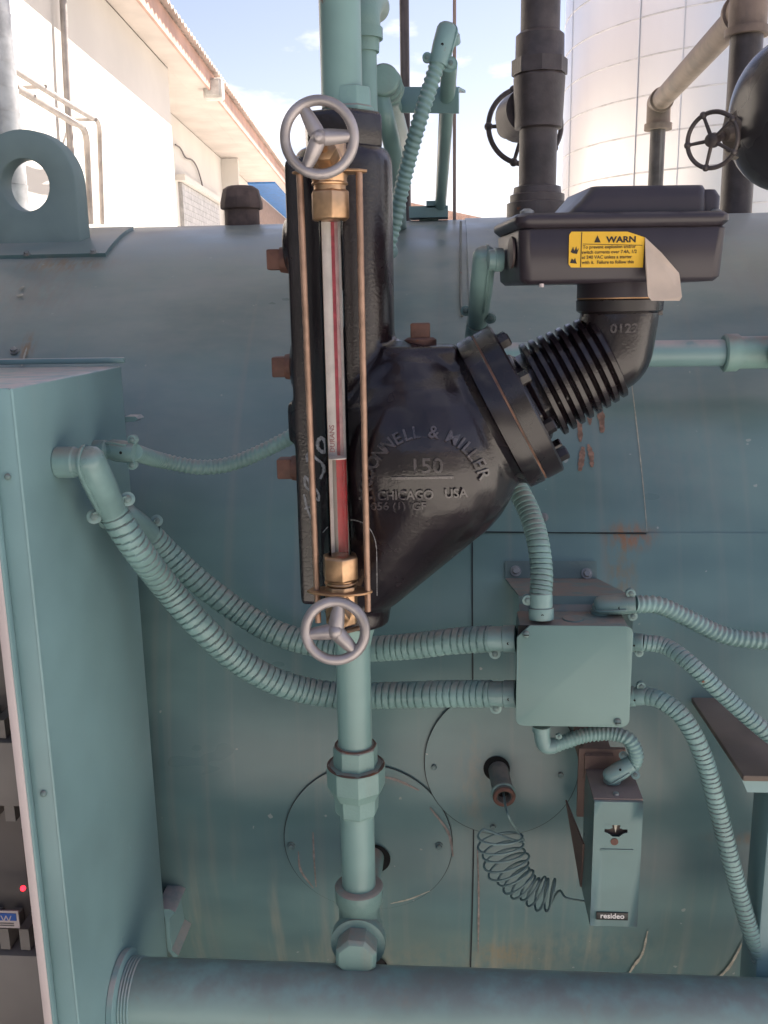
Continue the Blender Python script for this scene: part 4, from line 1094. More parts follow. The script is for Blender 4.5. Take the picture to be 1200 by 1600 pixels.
# B, C: two fat conduits to the junction box
hB = PX(140, 722, XS + .030); pBb = V((XS, hB.y, hB.z))
hB1 = PX(176, 800, XS + .032)
t, r = con('flexible_conduit', 'nearest fat ribbed conduit looping from cabinet elbow to the box, lower one', [hB1, P(212, 855, hB1.y + .012), (258, 915, .89), (310, 975, .90), (370, 1030, .915), (440, 1068, .93), (525, 1086, .94), (620, 1086, .935), (700, 1084, .92), (768, 1084, .905)], 20.5, 11.2, 'flex', .085, 26)
elbow_conn(t, pBb, pBb + V((.030, 0, 0)), (hB, hB1.lerp(hB, -.06)), 23 * sc(pBb), V((.5, -1, .25)), True)
straight_conn(t, P(806, 1084, .90), P(764, 1084, .905), 17.5 * sc(P(780, 1084, .9)), V((0, 0, -1)), NV)
hC = PX(196, 806, XS + .024); pCb = V((XS, hC.y, hC.z))
hC1 = PX(234, 836, XS + .032)
t, r = con('flexible_conduit', 'second fat ribbed conduit behind the first, joining the box higher up', [hC1, P(262, 864, .955), (310, 908, .96), (365, 950, .965), (425, 986, .965), (490, 1006, .96), (560, 1014, .95), (640, 1010, .935), (705, 1002, .92), (768, 998, .905)], 19.5, 11.0, 'flex', .09, 26)
elbow_conn(t, pCb, pCb + V((.026, 0, 0)), (hC, hC1.lerp(hC, -.06)), 19 * sc(pCb), V((.4, -1, .3)), True)
straight_conn(t, P(806, 998, .90), P(762, 998, .905), 17.5 * sc(P(780, 998, .9)), V((0, 0, -1)), NV)
# D: up from the box behind the bulb to the switch housing
t, r = con('flexible_conduit', 'ribbed conduit rising from box top behind the bulb to the switch housing', [P(845, 930, .89), (846, 890, .90), (838, 835, .915), (820, 785, .94), (790, 735, .97), (758, 680, 1.0), (738, 610, 1.02), (740, 555, 1.0), (746, 505, .965)], 16.5, 8.0, 'flex', .09, 24)
straight_conn(t, P(846, 968, .885), P(845, 926, .89), 16 * sc(P(846, 950, .89)), V((-1, 0, 0)), NV)
hs = HF + HX * -.001 + HYv * .075 + HZ * (HP(800, 400).z - HF.z)
elbow_conn(t, hs, hs - HX * .024, (P(757, 402, .91), P(746, 505, .962)), 17 * sc(hs), V((-.3, -1, 0)), True)
# E, F, G to the right
t, r = con('flexible_conduit', 'topmost of three ribbed conduits leaving the box to the right', [P(992, 944, .905), (1030, 946, .91), (1075, 966, .915), (1130, 992, .92), (1190, 1001, .92), (1300, 1004, .92), (1500, 1000, .94), (1700, 985, .98), (1760, 970, 1.06)], 13, 9.2, 'tight', .20)
pe = P(938, 962, .915)
elbow_conn(t, pe, pe + V((0, 0, .010)), (P(942, 946, .912), P(994, 944, .905)), 14 * sc(pe), NV, True)
t, r = con('flexible_conduit', 'middle of three ribbed conduits leaving the box to the right', [P(1006, 1004, .895), (1040, 1010, .89), (1080, 1038, .87), (1130, 1085, .86), (1190, 1138, .85), (1280, 1210, .85), (1350, 1300, .87), (1380, 1420, .92), (1385, 1480, 1.03)], 13.5, 8.2, 'flex', .085)
straight_conn(t, P(980, 1003, .90), P(1006, 1004, .895), 12.5 * sc(P(990, 1003, .9)), V((0, 0, -1)), NV)
t, r = con('flexible_conduit', 'lowest of three right hand conduits, drooping down in front of the boiler', [P(1008, 1087, .895), (1035, 1095, .885), (1070, 1125, .875), (1100, 1185, .87), (1122, 1265, .87), (1142, 1345, .87), (1165, 1430, .875), (1192, 1510, .88)], 14, 8.6, 'flex', .085)
straight_conn(t, P(980, 1088, .90), P(1008, 1087, .895), 13 * sc(P(990, 1088, .9)), V((0, 0, 1)), NV)
# H: short loop from the box bottom to the limit control
t, r = con('flexible_conduit', 'short ribbed conduit looping from box bottom to the limit control', [P(862, 1166, .895), (885, 1158, .90), (915, 1149, .905), (955, 1146, .905), (983, 1156, .90), (994, 1180, .90), (986, 1200, .905)], 11, 6.5, 'tight', .18)
pH = P(846, 1134, .893)
kk = sc(pH)
MB().sweep(smooth_path([pH, P(848, 1155, .893), P(853, 1165, .894), P(866, 1165, .895)], 8), 12.5 * kk, 20).build('connector_hood', M['conn'], t)
MB().lathe(pH, V((0, 0, -1)), [(0, 14 * kk), (9 * kk, 14 * kk)], 20).build('connector_base', M['conn'], t)
clamp_ear(t, P(862, 1150, .893), V((0, 0, 1)), V((1, 0, 0)), 9 * kk, NV)
pq = P(956, 1232, .905)
elbow_conn(t, pq, pq + V((0, 0, .012)), (P(956, 1212, .90), P(988, 1193, .90)), 13 * kk, V((-.3, -1, .6)), True)
# I: conduit at the top
t, r = con('flexible_conduit', 'ribbed conduit hanging from the hooded elbow against the sky', [P(684, 98, 1.08), (672, 135, 1.08), (655, 190, 1.08), (640, 245, 1.09), (628, 295, 1.10), (616, 350, 1.11), (602, 400, 1.13), (590, 440, 1.24), (585, 450, 1.36)], 11.5, 9.0, 'tight', .20)
kk = sc(P(690, 80, 1.08))
elbow_conn(t, P(705, 70, 1.10), P(703, 55, 1.095), (P(697, 50, 1.085), P(684, 102, 1.08)), 14.5 * kk, NV, True)

# ------------------------------------------------------------------ junction box on its bracket
def junction_box():
    yf = .868; d = .050
    TL, BRc = P(808, 977, yf), P(983, 1137, yf)
    w, h = BRc.x - TL.x, TL.z - BRc.z; c = V(((TL.x + BRc.x) / 2, yf, (TL.z + BRc.z) / 2))
    t = thing('junction_box', 'square teal junction box with plain cover held by two screws', 'junction box', V((c.x, yf + d / 2, BRc.z)))
    k = sc(c)
    b = MB().box((c.x, yf + d / 2 + .003, c.z), (w - .006, d, h - .006)).build('box', M['bracket'], t, bevel=.002)
    # cover: rounded square, one corner cut back at the key slot
    ring = [V((x, yf, z)) for x, z in rrect(c.x, c.z, w, h, 13 * k, 6)]
    cut = 17 * k
    out = []
    for p in ring:
        if p.x < c.x - w / 2 + cut and p.z > c.z + h / 2 - cut: continue
        out.append(p)
    # insert the notch where the top left corner was
    idx = min(range(len(out)), key=lambda i: (out[i] - V((c.x - w / 2, yf, c.z + h / 2))).length)
    n_a = V((c.x - w / 2 + cut * 1.15, yf, c.z + h / 2)); n_b = V((c.x - w / 2, yf, c.z + h / 2 - cut * 1.15))
    pts = sorted(out + [n_a, n_b], key=lambda p: math.atan2(p.z - c.z, p.x - c.x))
    cv = MB().prism(pts, V((0, .0022, 0))).build('cover', M['jbox'], t, bevel=.0008)
    MB().box((c.x - w / 2 + cut * .62, yf + .0032, c.z + h / 2 - cut * .62), (cut * 1.0, .0016, cut * 1.0)).build('corner_gap', M['hole'], cv)
    for px, py in ((822, 991), (965, 1128)):
        p = P(px, py, yf - .0005); MB().lathe(p, NV, [(0, 6 * k), (2 * k, 5.6 * k), (4 * k, 3.5 * k), (4.6 * k, .5 * k)], 16).build('cover_screw', M['bolt'], cv)
        MB().box(p + V((0, -4.3 * k, 0)), (8 * k, 1.2 * k, 1.4 * k)).build('screw_slot', M['hole'], cv)
    for px in (895,):
        p = P(px, 964, yf + .030); MB().lathe(V((p.x, yf + .028, c.z + h / 2 - .0035)), V((0, 0, 1)), [(0, 17 * k), (.0018, 16 * k)], 24).build('knockout', M['bracket'], b)
    # bracket: pad on the jacket, sloping shelf down to the box
    xl, xr = P(792, 890, 1.04).x, P(940, 890, 1.04).x
    pt, pb = PB(866, 879), PB(866, 906)
    q = [PB(866, 879, .002), PB(866, 906, .002)]
    n1 = bnorm(pt)
    ztop, zmid = q[0], q[1]
    zb = c.z + h / 2 - .012; yb = yf + d + .001
    sec = [(q[0].y, q[0].z), (q[1].y, q[1].z), (yb + .012, zb + .020), (yb + .002, zb + .008), (yb + .002, c.z - h * .5)]
    th = .003
    def wid(i): return (xl, xr) if i < 2 else (xl + .006, xr + .014)
    mb = MB(); rings = []
    for i, (y, z) in enumerate(sec):
        a, b_ = wid(i); rings.append([V((a, y, z)), V((b_, y, z)), V((b_, y - th * .6, z + th * .8)) if i < 3 else V((b_, y + th, z)), V((a, y - th * .6, z + th * .8)) if i < 3 else V((a, y + th, z))])
    mb.loft(rings); br = mb.build('bracket', M['bracket'], t, sharp=20)
    for px, py in ((806, 892), (917, 896)):
        p = PB(px, py, .006); bolt_at(p, bnorm(p), 6.0 * sc(p), br, M['steel'])
junction_box()

# ------------------------------------------------------------------ limit control with its bulb well and capillary
def limit_control():
    yf = .868; 
    L, Rr = P(925, 1350, yf).x, P(1000, 1350, yf).x
    zt, zb = P(962, 1252, yf).z, P(962, 1446, yf).z
    d = .068; k = sc(P(960, 1350, yf)); cx, cz = (L + Rr) / 2, (zt + zb) / 2
    t = thing('limit_control', 'tall teal boiler limit control with dark dial window and black nameplate', 'control', V((cx, yf + d / 2, zb)))
    w, h = Rr - L, zt - zb
    case = MB().box((cx, yf + d * .5 + .005, cz + .001), (w - .003, d - .010, h - .004)).build('case', M['bracket'], t, bevel=.002)
    # front cover, folded back at the sides, with a dial opening
    hx0, hx1, hz0, hz1 = P(944, 1300, yf).x, P(980, 1300, yf).x, P(960, 1306, yf).z, P(960, 1288, yf).z
    mb = MB(); th = .0015; y0 = yf - th
    xs = [L, hx0, hx1, Rr]; zs = [zb, hz0, hz1, zt]
    for i in range(3):
        for j in range(3):
            if i == 1 and j == 1: continue
            mb.add([V((xs[i], y0, zs[j])), V((xs[i + 1], y0, zs[j])), V((xs[i + 1], y0, zs[j + 1])), V((xs[i], y0, zs[j + 1]))], [(0, 1, 2, 3)])
    mb.add([V((L, y0, zb)), V((L, y0, zt)), V((L, yf + d * .96, zt)), V((L, yf + d * .96, zb))], [(0, 1, 2, 3)])
    mb.add([V((Rr, y0, zb)), V((Rr, y0, zt)), V((Rr, yf + d * .8, zt)), V((Rr, yf + d * .8, zb))], [(0, 1, 2, 3)])
    mb.add([V((L, y0, zb)), V((Rr, y0, zb)), V((Rr, yf + d * .5, zb)), V((L, yf + d * .5, zb))], [(0, 1, 2, 3)])
    mb.add([V((L, y0, zt)), V((Rr, y0, zt)), V((Rr, yf + .004, zt)), V((L, yf + .004, zt))], [(0, 1, 2, 3)])
    cv = mb.build('cover', M['ctl'], t, bevel=.0028, seg=3, sharp=60)
    # dial window: arched dark opening with a pale pointer
    dm = V(((hx0 + hx1) / 2, 0, (hz0 + hz1) / 2))
    MB().box((dm.x, yf + .0065, dm.z), (hx1 - hx0 + .004, .002, hz1 - hz0 + .004)).build('dial', surf('dial_face', (.10, .075, .065), .6, bmp=.1), t)
    # shape the opening: corner fillers follow an arch
    for sgn in (-1, 1):
        xo = dm.x + sgn * (hx1 - hx0) / 2
        MB().prism([V((xo + sgn * .0004, y0 - .0001, hz1 + .0004)), V((dm.x + sgn * .0045, y0 - .0001, hz1 + .0004)), V((dm.x + sgn * .0035, y0 - .0001, hz1 - .0032)), V((dm.x + sgn * .007, y0 - .0001, hz1 - .0046)), V((xo + sgn * .0004, y0 - .0001, hz1 - .0046))], V((0, .0012, 0))).build('window_edge', M['ctl'], cv)
        MB().prism([V((xo + sgn * .0004, y0 - .0001, hz0 - .0004)), V((dm.x + sgn * .003, y0 - .0001, hz0 - .0004)), V((dm.x + sgn * .0075, y0 - .0001, hz0 + .0035)), V((xo + sgn * .0004, y0 - .0001, hz0 + .005))], V((0, .0012, 0))).build('window_edge', M['ctl'], cv)
    MB().prism([V((dm.x - .002, yf + .001, hz1)), V((dm.x + .002, yf + .001, hz1)), V((dm.x, yf + .001, hz0 + .003))], V((0, .002, 0))).build('pointer', M['scratch'], t)
    p = P(960, 1315, y0)
    MB().lathe(p + V((0, .002, 0)), NV, [(0, 6 * k), (.0026, 6 * k), (.0028, 4 * k)], 18).build('adjusting_screw', M['rustplug'], t)
    MB().box((cx, y0 - .0004, P(960, 1328, y0).z), (50 * k, .0012, 3.5 * k)).build('pressed_ridge', M['ctl'], cv, bevel=.0004)
    a, b = P(932, 1425, y0 - .001), P(981, 1438, y0 - .001)
    np_ = MB().box(((a.x + b.x) / 2, y0 - .0008, (a.z + b.z) / 2), (b.x - a.x, .0014, a.z - b.z)).build('nameplate', M['blackpl'], t, bevel=.0003)
    text_flat('resideo', 12.5 * k, V(((a.x + b.x) / 2, y0 - .0017, (a.z + b.z) / 2 + .0004)), V((1, 0, 0)), V((0, 0, 1)), flat('nameplate_white', (.75, .72, .70), .5), np_, bold=.25 * k, name='lettering')
    # top plate, screws, bracket behind
    tp = MB().box((cx, yf + d * .5, zt + .0008), (w + .001, d - .004, .0024)).build('top_plate', surf('dusty_top', (.23, .175, .155), .75, var=.15, rust=.1, bmp=.3), t, bevel=.0006)
    p = V((cx - .001, yf + .010, zt + .002)); MB().lathe(p, V((0, 0, 1)), [(0, .0034), (.0018, .003), (.0026, .001)], 14).build('screw', M['steel'], tp)
    bm_ = surf('brown_primed_bracket', (.20, .13, .105), .7, var=.2, bmp=.25, rust=.1)
    xl = P(902, 1180, .955).x
    z1, z2 = P(920, 1158, .955).z, zb + .03
    MB().box((xl + .024, yf + d + .004, (z1 + zt - .06) / 2), (.050, .006, z1 - zt + .06)).build('back_plate', bm_, t, bevel=.001)
    MB().prism([V((L - .002, yf + d * .75, P(900, 1310, .93).z)), V((L - .012, yf + d * 1.9, P(900, 1300, .93).z)), V((L - .002, yf + d * .9, P(900, 1385, .93).z))], V((.002, 0, 0))).build('gusset', bm_, t)
    MB().box((xl + .02, (yf + d + 1.03) / 2 + .004, z1 - .02), (.03, 1.05 - yf - d, .03)).build('stand_off', bm_, t)
    # bulb well
    hc = PB(778, 1200); n = bnorm(hc)
    e = P(788, 1246, hc.y - .055)
    ax = (hc - e).normalized()
    tw = thing('bulb_well', 'short open pipe stub standing out of a dark hole in the boiler', 'pipe', V((e.x, e.y, e.z)))
    ke = sc(e)
    MB().pipe(e, hc + ax * .02, 16.5 * ke, 11 * ke, 28).build('tube', surf('well_paint', (.15, .17, .165), .55, dust=1.0, rust=.2, rscale=40, bmp=.3), tw)
    MB().torus(e + ax * .001, ax, 14.5 * ke, 3.4 * ke, 28, 10).build('rust_lip', M['rustplug'], tw)
    MB().torus(e + ax * .008, ax, 17 * ke, 2.5 * ke, 28, 8).build('collar', M['fit'], tw)
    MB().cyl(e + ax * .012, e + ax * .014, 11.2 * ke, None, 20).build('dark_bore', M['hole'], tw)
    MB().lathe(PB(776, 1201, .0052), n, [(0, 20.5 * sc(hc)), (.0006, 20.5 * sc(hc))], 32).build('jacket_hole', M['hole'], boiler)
    # capillary coil
    Y = .93
    axp = smooth_path([P(779, 1300, Y), P(783, 1322, Y), P(793, 1352, Y), P(812, 1378, Y), P(840, 1396, Y), P(866, 1402, Y)], 12)
    turns = 12; N = 560; pts = []
    axr, L = resample(axp, .0004)
    for i in range(N + 1):
        s = i / N
        se = s**.82                                    # open at first, tight towards the control
        j = min(len(axr) - 2, int(se * (len(axr) - 1))); tng = (axr[min(j + 6, len(axr) - 1)] - axr[max(j - 6, 0)]).normalized()
        u = V((0, 1, 0)); v = tng.cross(u).normalized(); a = 2 * math.pi * turns * s + 2.4
        rr = (34 + 5 * math.sin(s * 7) - 4 * s + 3 * math.sin(turns * s * 2.1)) * k
        pts.append(axr[j] + v * (rr * math.cos(a)) + u * (rr * .62 * math.sin(a)) + V((0, 0, .0012 * math.sin(9 * s))))
    lead = smooth_path([e + ax * .010, P(793, 1272, Y - .02), P(808, 1298, Y), P(816, 1316, Y), pts[0]], 10)
    tail = smooth_path([pts[-1], P(874, 1392, Y), P(885, 1403, yf + d * .6), V((L_ := Rr - w, yf + d * .6, P(900, 1408, yf + d * .6).z))], 8)
    cp = MB().sweep(lead[:-1] + pts + tail[1:], 2.0 * k, 8).build('capillary_coil', surf('capillary', (.19, .28, .275), .4, metal=.2, bmp=0), None, sharp=80)
    tag(cp, 'thin coiled capillary tube between the pipe stub and the limit control', 'coil')
limit_control()

# ------------------------------------------------------------------ horizontal pipes
def pipes():
    # bottom conduit out of the cabinet
    pA_ = PX(190, 1562, XS); y = pA_.y
    top = P(210, 1511, y).z; r = .038; z = top - r * .93
    t = thing('large_conduit', 'thick dirty green pipe along the bottom edge, screwed into the cabinet side', 'pipe', V((XS, y, z - r)))
    m_ = surf('stained_pipe_paint', (.25, .365, .345), .36, var=.10, vscale=7, dust=.55, dustc=(.22, .17, .15), rust=.035, rscale=12, bmp=0, streak=.35, streakc=(.32, .24, .18))
    MB().cyl(V((XS - .02, y, z)), V((1.2, y, z)), r, None, 48).build('pipe', m_, t)
    MB().lathe(V((XS + .0005, y, z)), V((1, 0, 0)), [(0, r * 1.22), (.006, r * 1.22), (.008, r * 1.12)], 40).build('locknut', M['cab'], t, sharp=30)
    for i in range(4): MB().torus(V((XS + .010 + i * .0032, y, z)), V((1, 0, 0)), r * 1.005, .0011, 48, 6).build('thread', M['cab'], t)
    # mid-height pipe across the boiler at the right
    Y = 1.16; c = P(1000, 553, Y); k = sc(c)
    t = thing('feed_pipe', 'straight teal pipe behind the ribbed neck running to a tee at right', 'pipe', V((c.x, Y, c.z - .02)))
    x0, x1 = P(745, 553, Y).x, P(1140, 553, Y).x
    MB().cyl(V((x0, Y, c.z)), V((x1 + .02, Y, c.z)), 20.5 * k, None, 30).build('pipe', M['cab'], t)
    MB().lathe(V((x1 - .008, Y, c.z)), V((1, 0, 0)), [(0, 26 * k), (.002, 29 * k), (.016, 29 * k), (.020, 25 * k), (.055, 25 * k), (.058, 27 * k), (.075, 27 * k)], 30).build('tee', M['fit'], t, sharp=40)
    MB().lathe(V((x1 + .052, Y + .01, c.z)), V((.2, -1, 0)), [(0, 24 * k), (.03, 25 * k), (.034, 29 * k), (.046, 29 * k), (.047, 20 * k)], 30).build('tee_branch', M['fit'], t, sharp=40)
    MB().cyl(V((x1 + .06, Y, c.z)), V((1.6, Y, c.z)), 20.5 * k, None, 30).build('pipe', M['cab'], t)
    MB().sweep(smooth_path([V((x0 + .02, Y, c.z)), V((x0 - .01, Y, c.z)), V((x0 - .025, Y + .03, c.z - .004)), V((x0 - .026, Y + .09, c.z - .006)), V((x0 - .026, Y + .2, c.z - .006))], 8), 20.5 * k, 24).build('bend', M['cab'], t)
    # shelf bracket and post at the right
    bk, fr = P(1078, 1086, 1.04), PZ(1162, 1212, P(1078, 1086, 1.04).z)
    z = bk.z; xr = bk.x + .16; xbk = bk.x + .030; xfr = fr.x + .060
    t = thing('shelf_bracket', 'dusty brown topped steel shelf bracket sticking out below the right conduits', 'bracket', V((bk.x, bk.y, z - .02)))
    MB().prism([V((bk.x, bk.y, z)), V((xbk, bk.y, z)), V((xfr, fr.y, z)), V((fr.x, fr.y, z))], V((0, 0, -.006))).build('plate', surf('dusty_shelf', (.21, .165, .135), .75, var=.25, bmp=.3, rust=.08), t, bevel=.0008)
    MB().prism([V((bk.x, bk.y, z + .006)), V((bk.x + .022, bk.y, z + .006)), V((bk.x + .022, bk.y, z - .02)), V((bk.x, bk.y, z - .02))], V((0, .03, 0))).build('back_leg', M['hole'], t)
    MB().prism([V((fr.x, fr.y + .004, z - .0065)), V((xfr, fr.y + .004, z - .0065)), V((xfr, fr.y + .004, z - .020)), V((fr.x + .006, fr.y + .004, z - .020))], V((0, .003, 0))).build('front_lip', M['cab'], t)
    q = P(1200, 1290, fr.y + .02)
    t2 = thing('support_post', 'green steel post under the shelf bracket at the right edge', 'post', V((q.x + .03, q.y + .03, 0)))
    MB().box((q.x + .028, q.y + .025, (z - .024) / 2), (.056, .05, z - .024)).build('tube', M['cab'], t2, bevel=.003)
    MB().box((q.x + .028, q.y + .025, .006), (.12, .11, .012)).build('foot_plate', M['cab'], t2, bevel=.001)
pipes()

# ------------------------------------------------------------------ pipework standing on and behind the boiler
UPV = V((0, 0, 1))
def spoked_wheel(t, H, nrm, R, rim, nsp, a0, mat, hub=.28, knob=True):
    nrm = nrm.normalized(); ex = UPV.cross(nrm).normalized(); ez = nrm.cross(ex)
    w = MB().torus(H, nrm, R, rim, 56, 10).build('handwheel_rim', mat, t)
    MB().lathe(H - nrm * rim * 1.6, nrm, [(0, R * hub), (rim * 3.2, R * hub * .9), (rim * 4, R * hub * .5)], 20).build('handwheel_hub', mat, t)
    for i in range(nsp):
        d = ex * math.cos(R_(a0) + 2 * math.pi * i / nsp) + ez * math.sin(R_(a0) + 2 * math.pi * i / nsp)
        MB().cyl(H + d * R * hub * .8, H + d * R, rim * .85, rim * .7, 10).build('spoke', mat, t)
        if knob: MB().sphere(H + d * R * 1.0, rim * 1.6, 12, 8).build('rim_knob', mat, t)
def black_riser():
    Y = 1.74; cx = P(839, 320, Y).x; zb = BZ + BR - .006
    t = thing('steam_outlet_pipe', 'fat grimy black pipe and gate valve standing on the boiler top', 'pipe', V((cx, Y, zb)))
    Z = lambda py: P(838, py, Y).z
    k = sc(P(838, 180, Y)); m_ = M['blackpipe']
    b = V((cx, Y, zb)); h = lambda py: Z(py) - zb
    MB().lathe(b, UPV, [(0, 48 * k), (h(318), 48 * k), (h(316), 43 * k), (h(305), 43 * k), (h(303), 38 * k), (h(293), 37 * k), (h(291), 30 * k)], 36).build('base_fitting', m_, t, sharp=35)
    MB().cyl(b + UPV * h(300), b + UPV * h(195), 29.5 * k, None, 32).build('nipple', m_, t)
    MB().lathe(b + UPV * h(203), UPV, [(0, 30 * k), (2 * k, 37 * k), (75 * k, 40 * k), (78 * k, 38 * k), (135 * k, 37 * k), (140 * k, 31 * k)], 40).build('valve_body', m_, t, sharp=35)
    MB().lathe(b + UPV * h(118), UPV, [(0, 43 * k), (22 * k, 43 * k)], 8).build('valve_hexagon', m_, t)
    MB().cyl(b + UPV * h(75), V((cx, Y, 4.6)), 30 * k, None, 32).build('upper_pipe', m_, t)
    c = P(820, 165, Y + .02)
    MB().lathe(V((cx - .018, Y + .02, Z(168))), V((-.25, 1, -.08)), [(0, 35 * k), (.04, 38 * k), (.055, 38 * k), (.06, 22 * k), (.12, 18 * k)], 28).build('bonnet', m_, t)
    H = P(820, 197, Y + .17)
    spoked_wheel(t, H, V((.1, -1, .1)), 57 * sc(H), 4.2 * sc(H), 5, 180, M['blackpipe'])
black_riser()
def brown_run():
    z = P(1030, 160, 2.72).z
    e = P(1030, 160, 2.72); n = PZ(1170, 8, z)
    t = thing('brown_pipe_run', 'weathered brown horizontal pipe with elbow in front of the silver tank', 'pipe', V((e.x, e.y, BZ + .5)))
    k = sc(e); r = 15 * k
    MB().cyl(e, n, r, None, 28).build('run', M['brownpipe'], t)
    MB().sweep(smooth_path([e + (n - e).normalized() * r * 1.6, e, e + V((0, .002, -r * .4)), e - UPV * r * 2.4], 8), r * 1.22, 24).build('elbow', M['brownpipe'], t)
    MB().lathe(e - UPV * r * 2.7, UPV, [(0, r * 1.42), (r * .6, r * 1.42)], 24).build('elbow_collar', M['brownpipe'], t)
    MB().cyl(V((e.x, e.y, BZ + .3)), e - UPV * r * 2, r * .78, None, 24).build('drop_leg', M['blackpipe'], t)
    MB().lathe(n - UPV * r * 2.0, UPV, [(0, r * 1.5), (r * .5, r * 1.5), (r * .55, r * 1.3), (r * 3.6, r * 1.3), (r * 3.7, r * 1.5), (r * 4.2, r * 1.5)], 28).lathe(n + (e - n).normalized() * r * 2.1, n - e, [(0, r * 1.4), (r * .5, r * 1.4), (r * .6, r * 1.2), (r * 2, r * 1.2)], 28).build('tee', M['brownpipe'], t, sharp=40)
    vx = n.x; zb = BZ + math.sqrt(max(0, BR**2 - (n.y - BY)**2)) - .02
    MB().cyl(V((vx, n.y, zb)), n - UPV * r * 1.6, r * 1.12, None, 28).build('stand_pipe', M['blackpipe'], t)
    MB().cyl(n + UPV * r * 1.6, V((vx, n.y, 4.7)), r * 1.12, None, 28).build('stand_pipe', M['brownpipe'], t)
    # dark vessel with gate valve hung on the stand pipe
    Yv = 1.28
    c = P(1322, 178, Yv); kv = sc(c)
    tv = thing('dark_vessel', 'glossy dark rounded vessel with a small handwheel valve at the right edge', 'vessel', V((c.x, Yv, c.z - 170 * kv)))
    ax = V((1, .15, 0)).normalized()
    prof = [(0, 20 * kv)]
    for i in range(1, 13):
        a = math.pi / 2 * i / 12; prof.append(((1 - math.cos(a)) * 90 * kv, 24 * kv + math.sin(a) * 92 * kv))
    prof += [(420 * kv, 116 * kv)]
    o = c - ax * (172 * kv)
    MB().lathe(o, ax, prof, 48).build('shell', M['drum'], tv, sharp=50)
    fl = P(1148, 190, Yv)
    MB().lathe(fl + V((.003, 0, -.004)), ax, [(0, 52 * kv), (9 * kv, 52 * kv)], 36).build('flange', surf('brassy_flange', (.20, .15, .10), .5, var=.3, bmp=.2), tv)
    b0 = P(1146, 205, Yv)
    axv = V((-.75, -.55, -.16)).normalized()
    MB().lathe(b0 + ax * .02, axv, [(0, 27 * kv), (16 * kv, 28 * kv), (17 * kv, 34 * kv), (27 * kv, 34 * kv), (28 * kv, 26 * kv), (40 * kv, 24 * kv), (41 * kv, 12 * kv), (56 * kv, 10 * kv)], 8).build('bonnet', surf('bonnet_paint', (.12, .095, .08), .5, var=.25, bmp=.3), tv, bevel=.001)
    H = P(1113, 219, Yv - .035); axw = V((-.62, -.75, -.1)).normalized()
    spoked_wheel(tv, H, axw, 41 * sc(H), 3.6 * sc(H), 5, 112, M['blackpipe'])
    MB().cyl(H, b0, 7 * kv, None, 12).build('stem', M['blackpipe'], tv)
    MB().cyl(V((c.x + .1, c.y, c.z)), V((c.x + .1, c.y, 4.7)), .01, None, 10).build('hanger_rod', M['blackpipe'], tv)
brown_run()
def small_pipes():
    q = P(635, 320, 1.95)
    t = MB().cyl(V((q.x, 1.95, BZ + .3)), V((q.x, 1.95, 4.7)), 7.2 * sc(q), None, 16).build('thin_brown_pipe', M['blackpipe'])
    tag(t, 'thin dark brown upright pipe behind the hooded conduit', 'pipe')
    q = P(710, 330, 1.72)
    t = MB().cyl(V((q.x, 1.72, BZ + BR - .02)), V((q.x + .002, 1.72, 4.7)), 2.6 * sc(q), None, 12).build('thin_tube', surf('pinkish_tube', (.34, .24, .20), .5, bmp=0))
    tag(t, 'very thin pale copper tube rising against the sky', 'tube')
    a, b = P(588, 156, 1.24), P(717, 157, 1.20); k = sc(a)
    t = thing('channel_bar', 'short flat teal steel bar between the riser and the hooded conduit', 'bar', a)
    u = (b - a).normalized()
    MB().box((a + b) / 2, ((b - a).length, .004, 37 * k), (u, UPV.cross(u), UPV)).build('web', M['cab'], t, bevel=.0008)
    MB().box((a + b) / 2 + UPV.cross(u) * .012 + UPV * 17.5 * k, ((b - a).length, .022, .003), (u, UPV.cross(u), UPV)).build('top_lip', M['cab'], t)
    a, b = P(702, 100, 1.12), P(688, 326, PB(670, 345).y)
    t = thing('rigid_conduit', 'plain straight green tube below the hooded elbow beside the thin tube', 'conduit', b)
    MB().cyl(b, a, 13.0 * sc(a), None, 20).build('tube', M['pipe'], t)
    z1 = P(668, 321, 1.5).z
    yb_ = PB(670, 345).y; p0, p1 = P(640, 329, yb_), P(700, 329, yb_); k = sc(p0)
    t = MB().box((p0 + p1) / 2 - UPV * .004, ((p1 - p0).length, .05, 17 * k)).box((p0 + p1) / 2 + V((.008, -.02, .008)), ((p1 - p0).length * .35, .01, 10 * k)).box((p0 + p1) / 2 - V((0, -.05, .012)), ((p1 - p0).length * .5, .10, .016)).build('conduit_bracket', M['cab'])
    tag(t, 'small dark green bracket on the boiler top at the foot of the straight tube', 'bracket')
small_pipes()

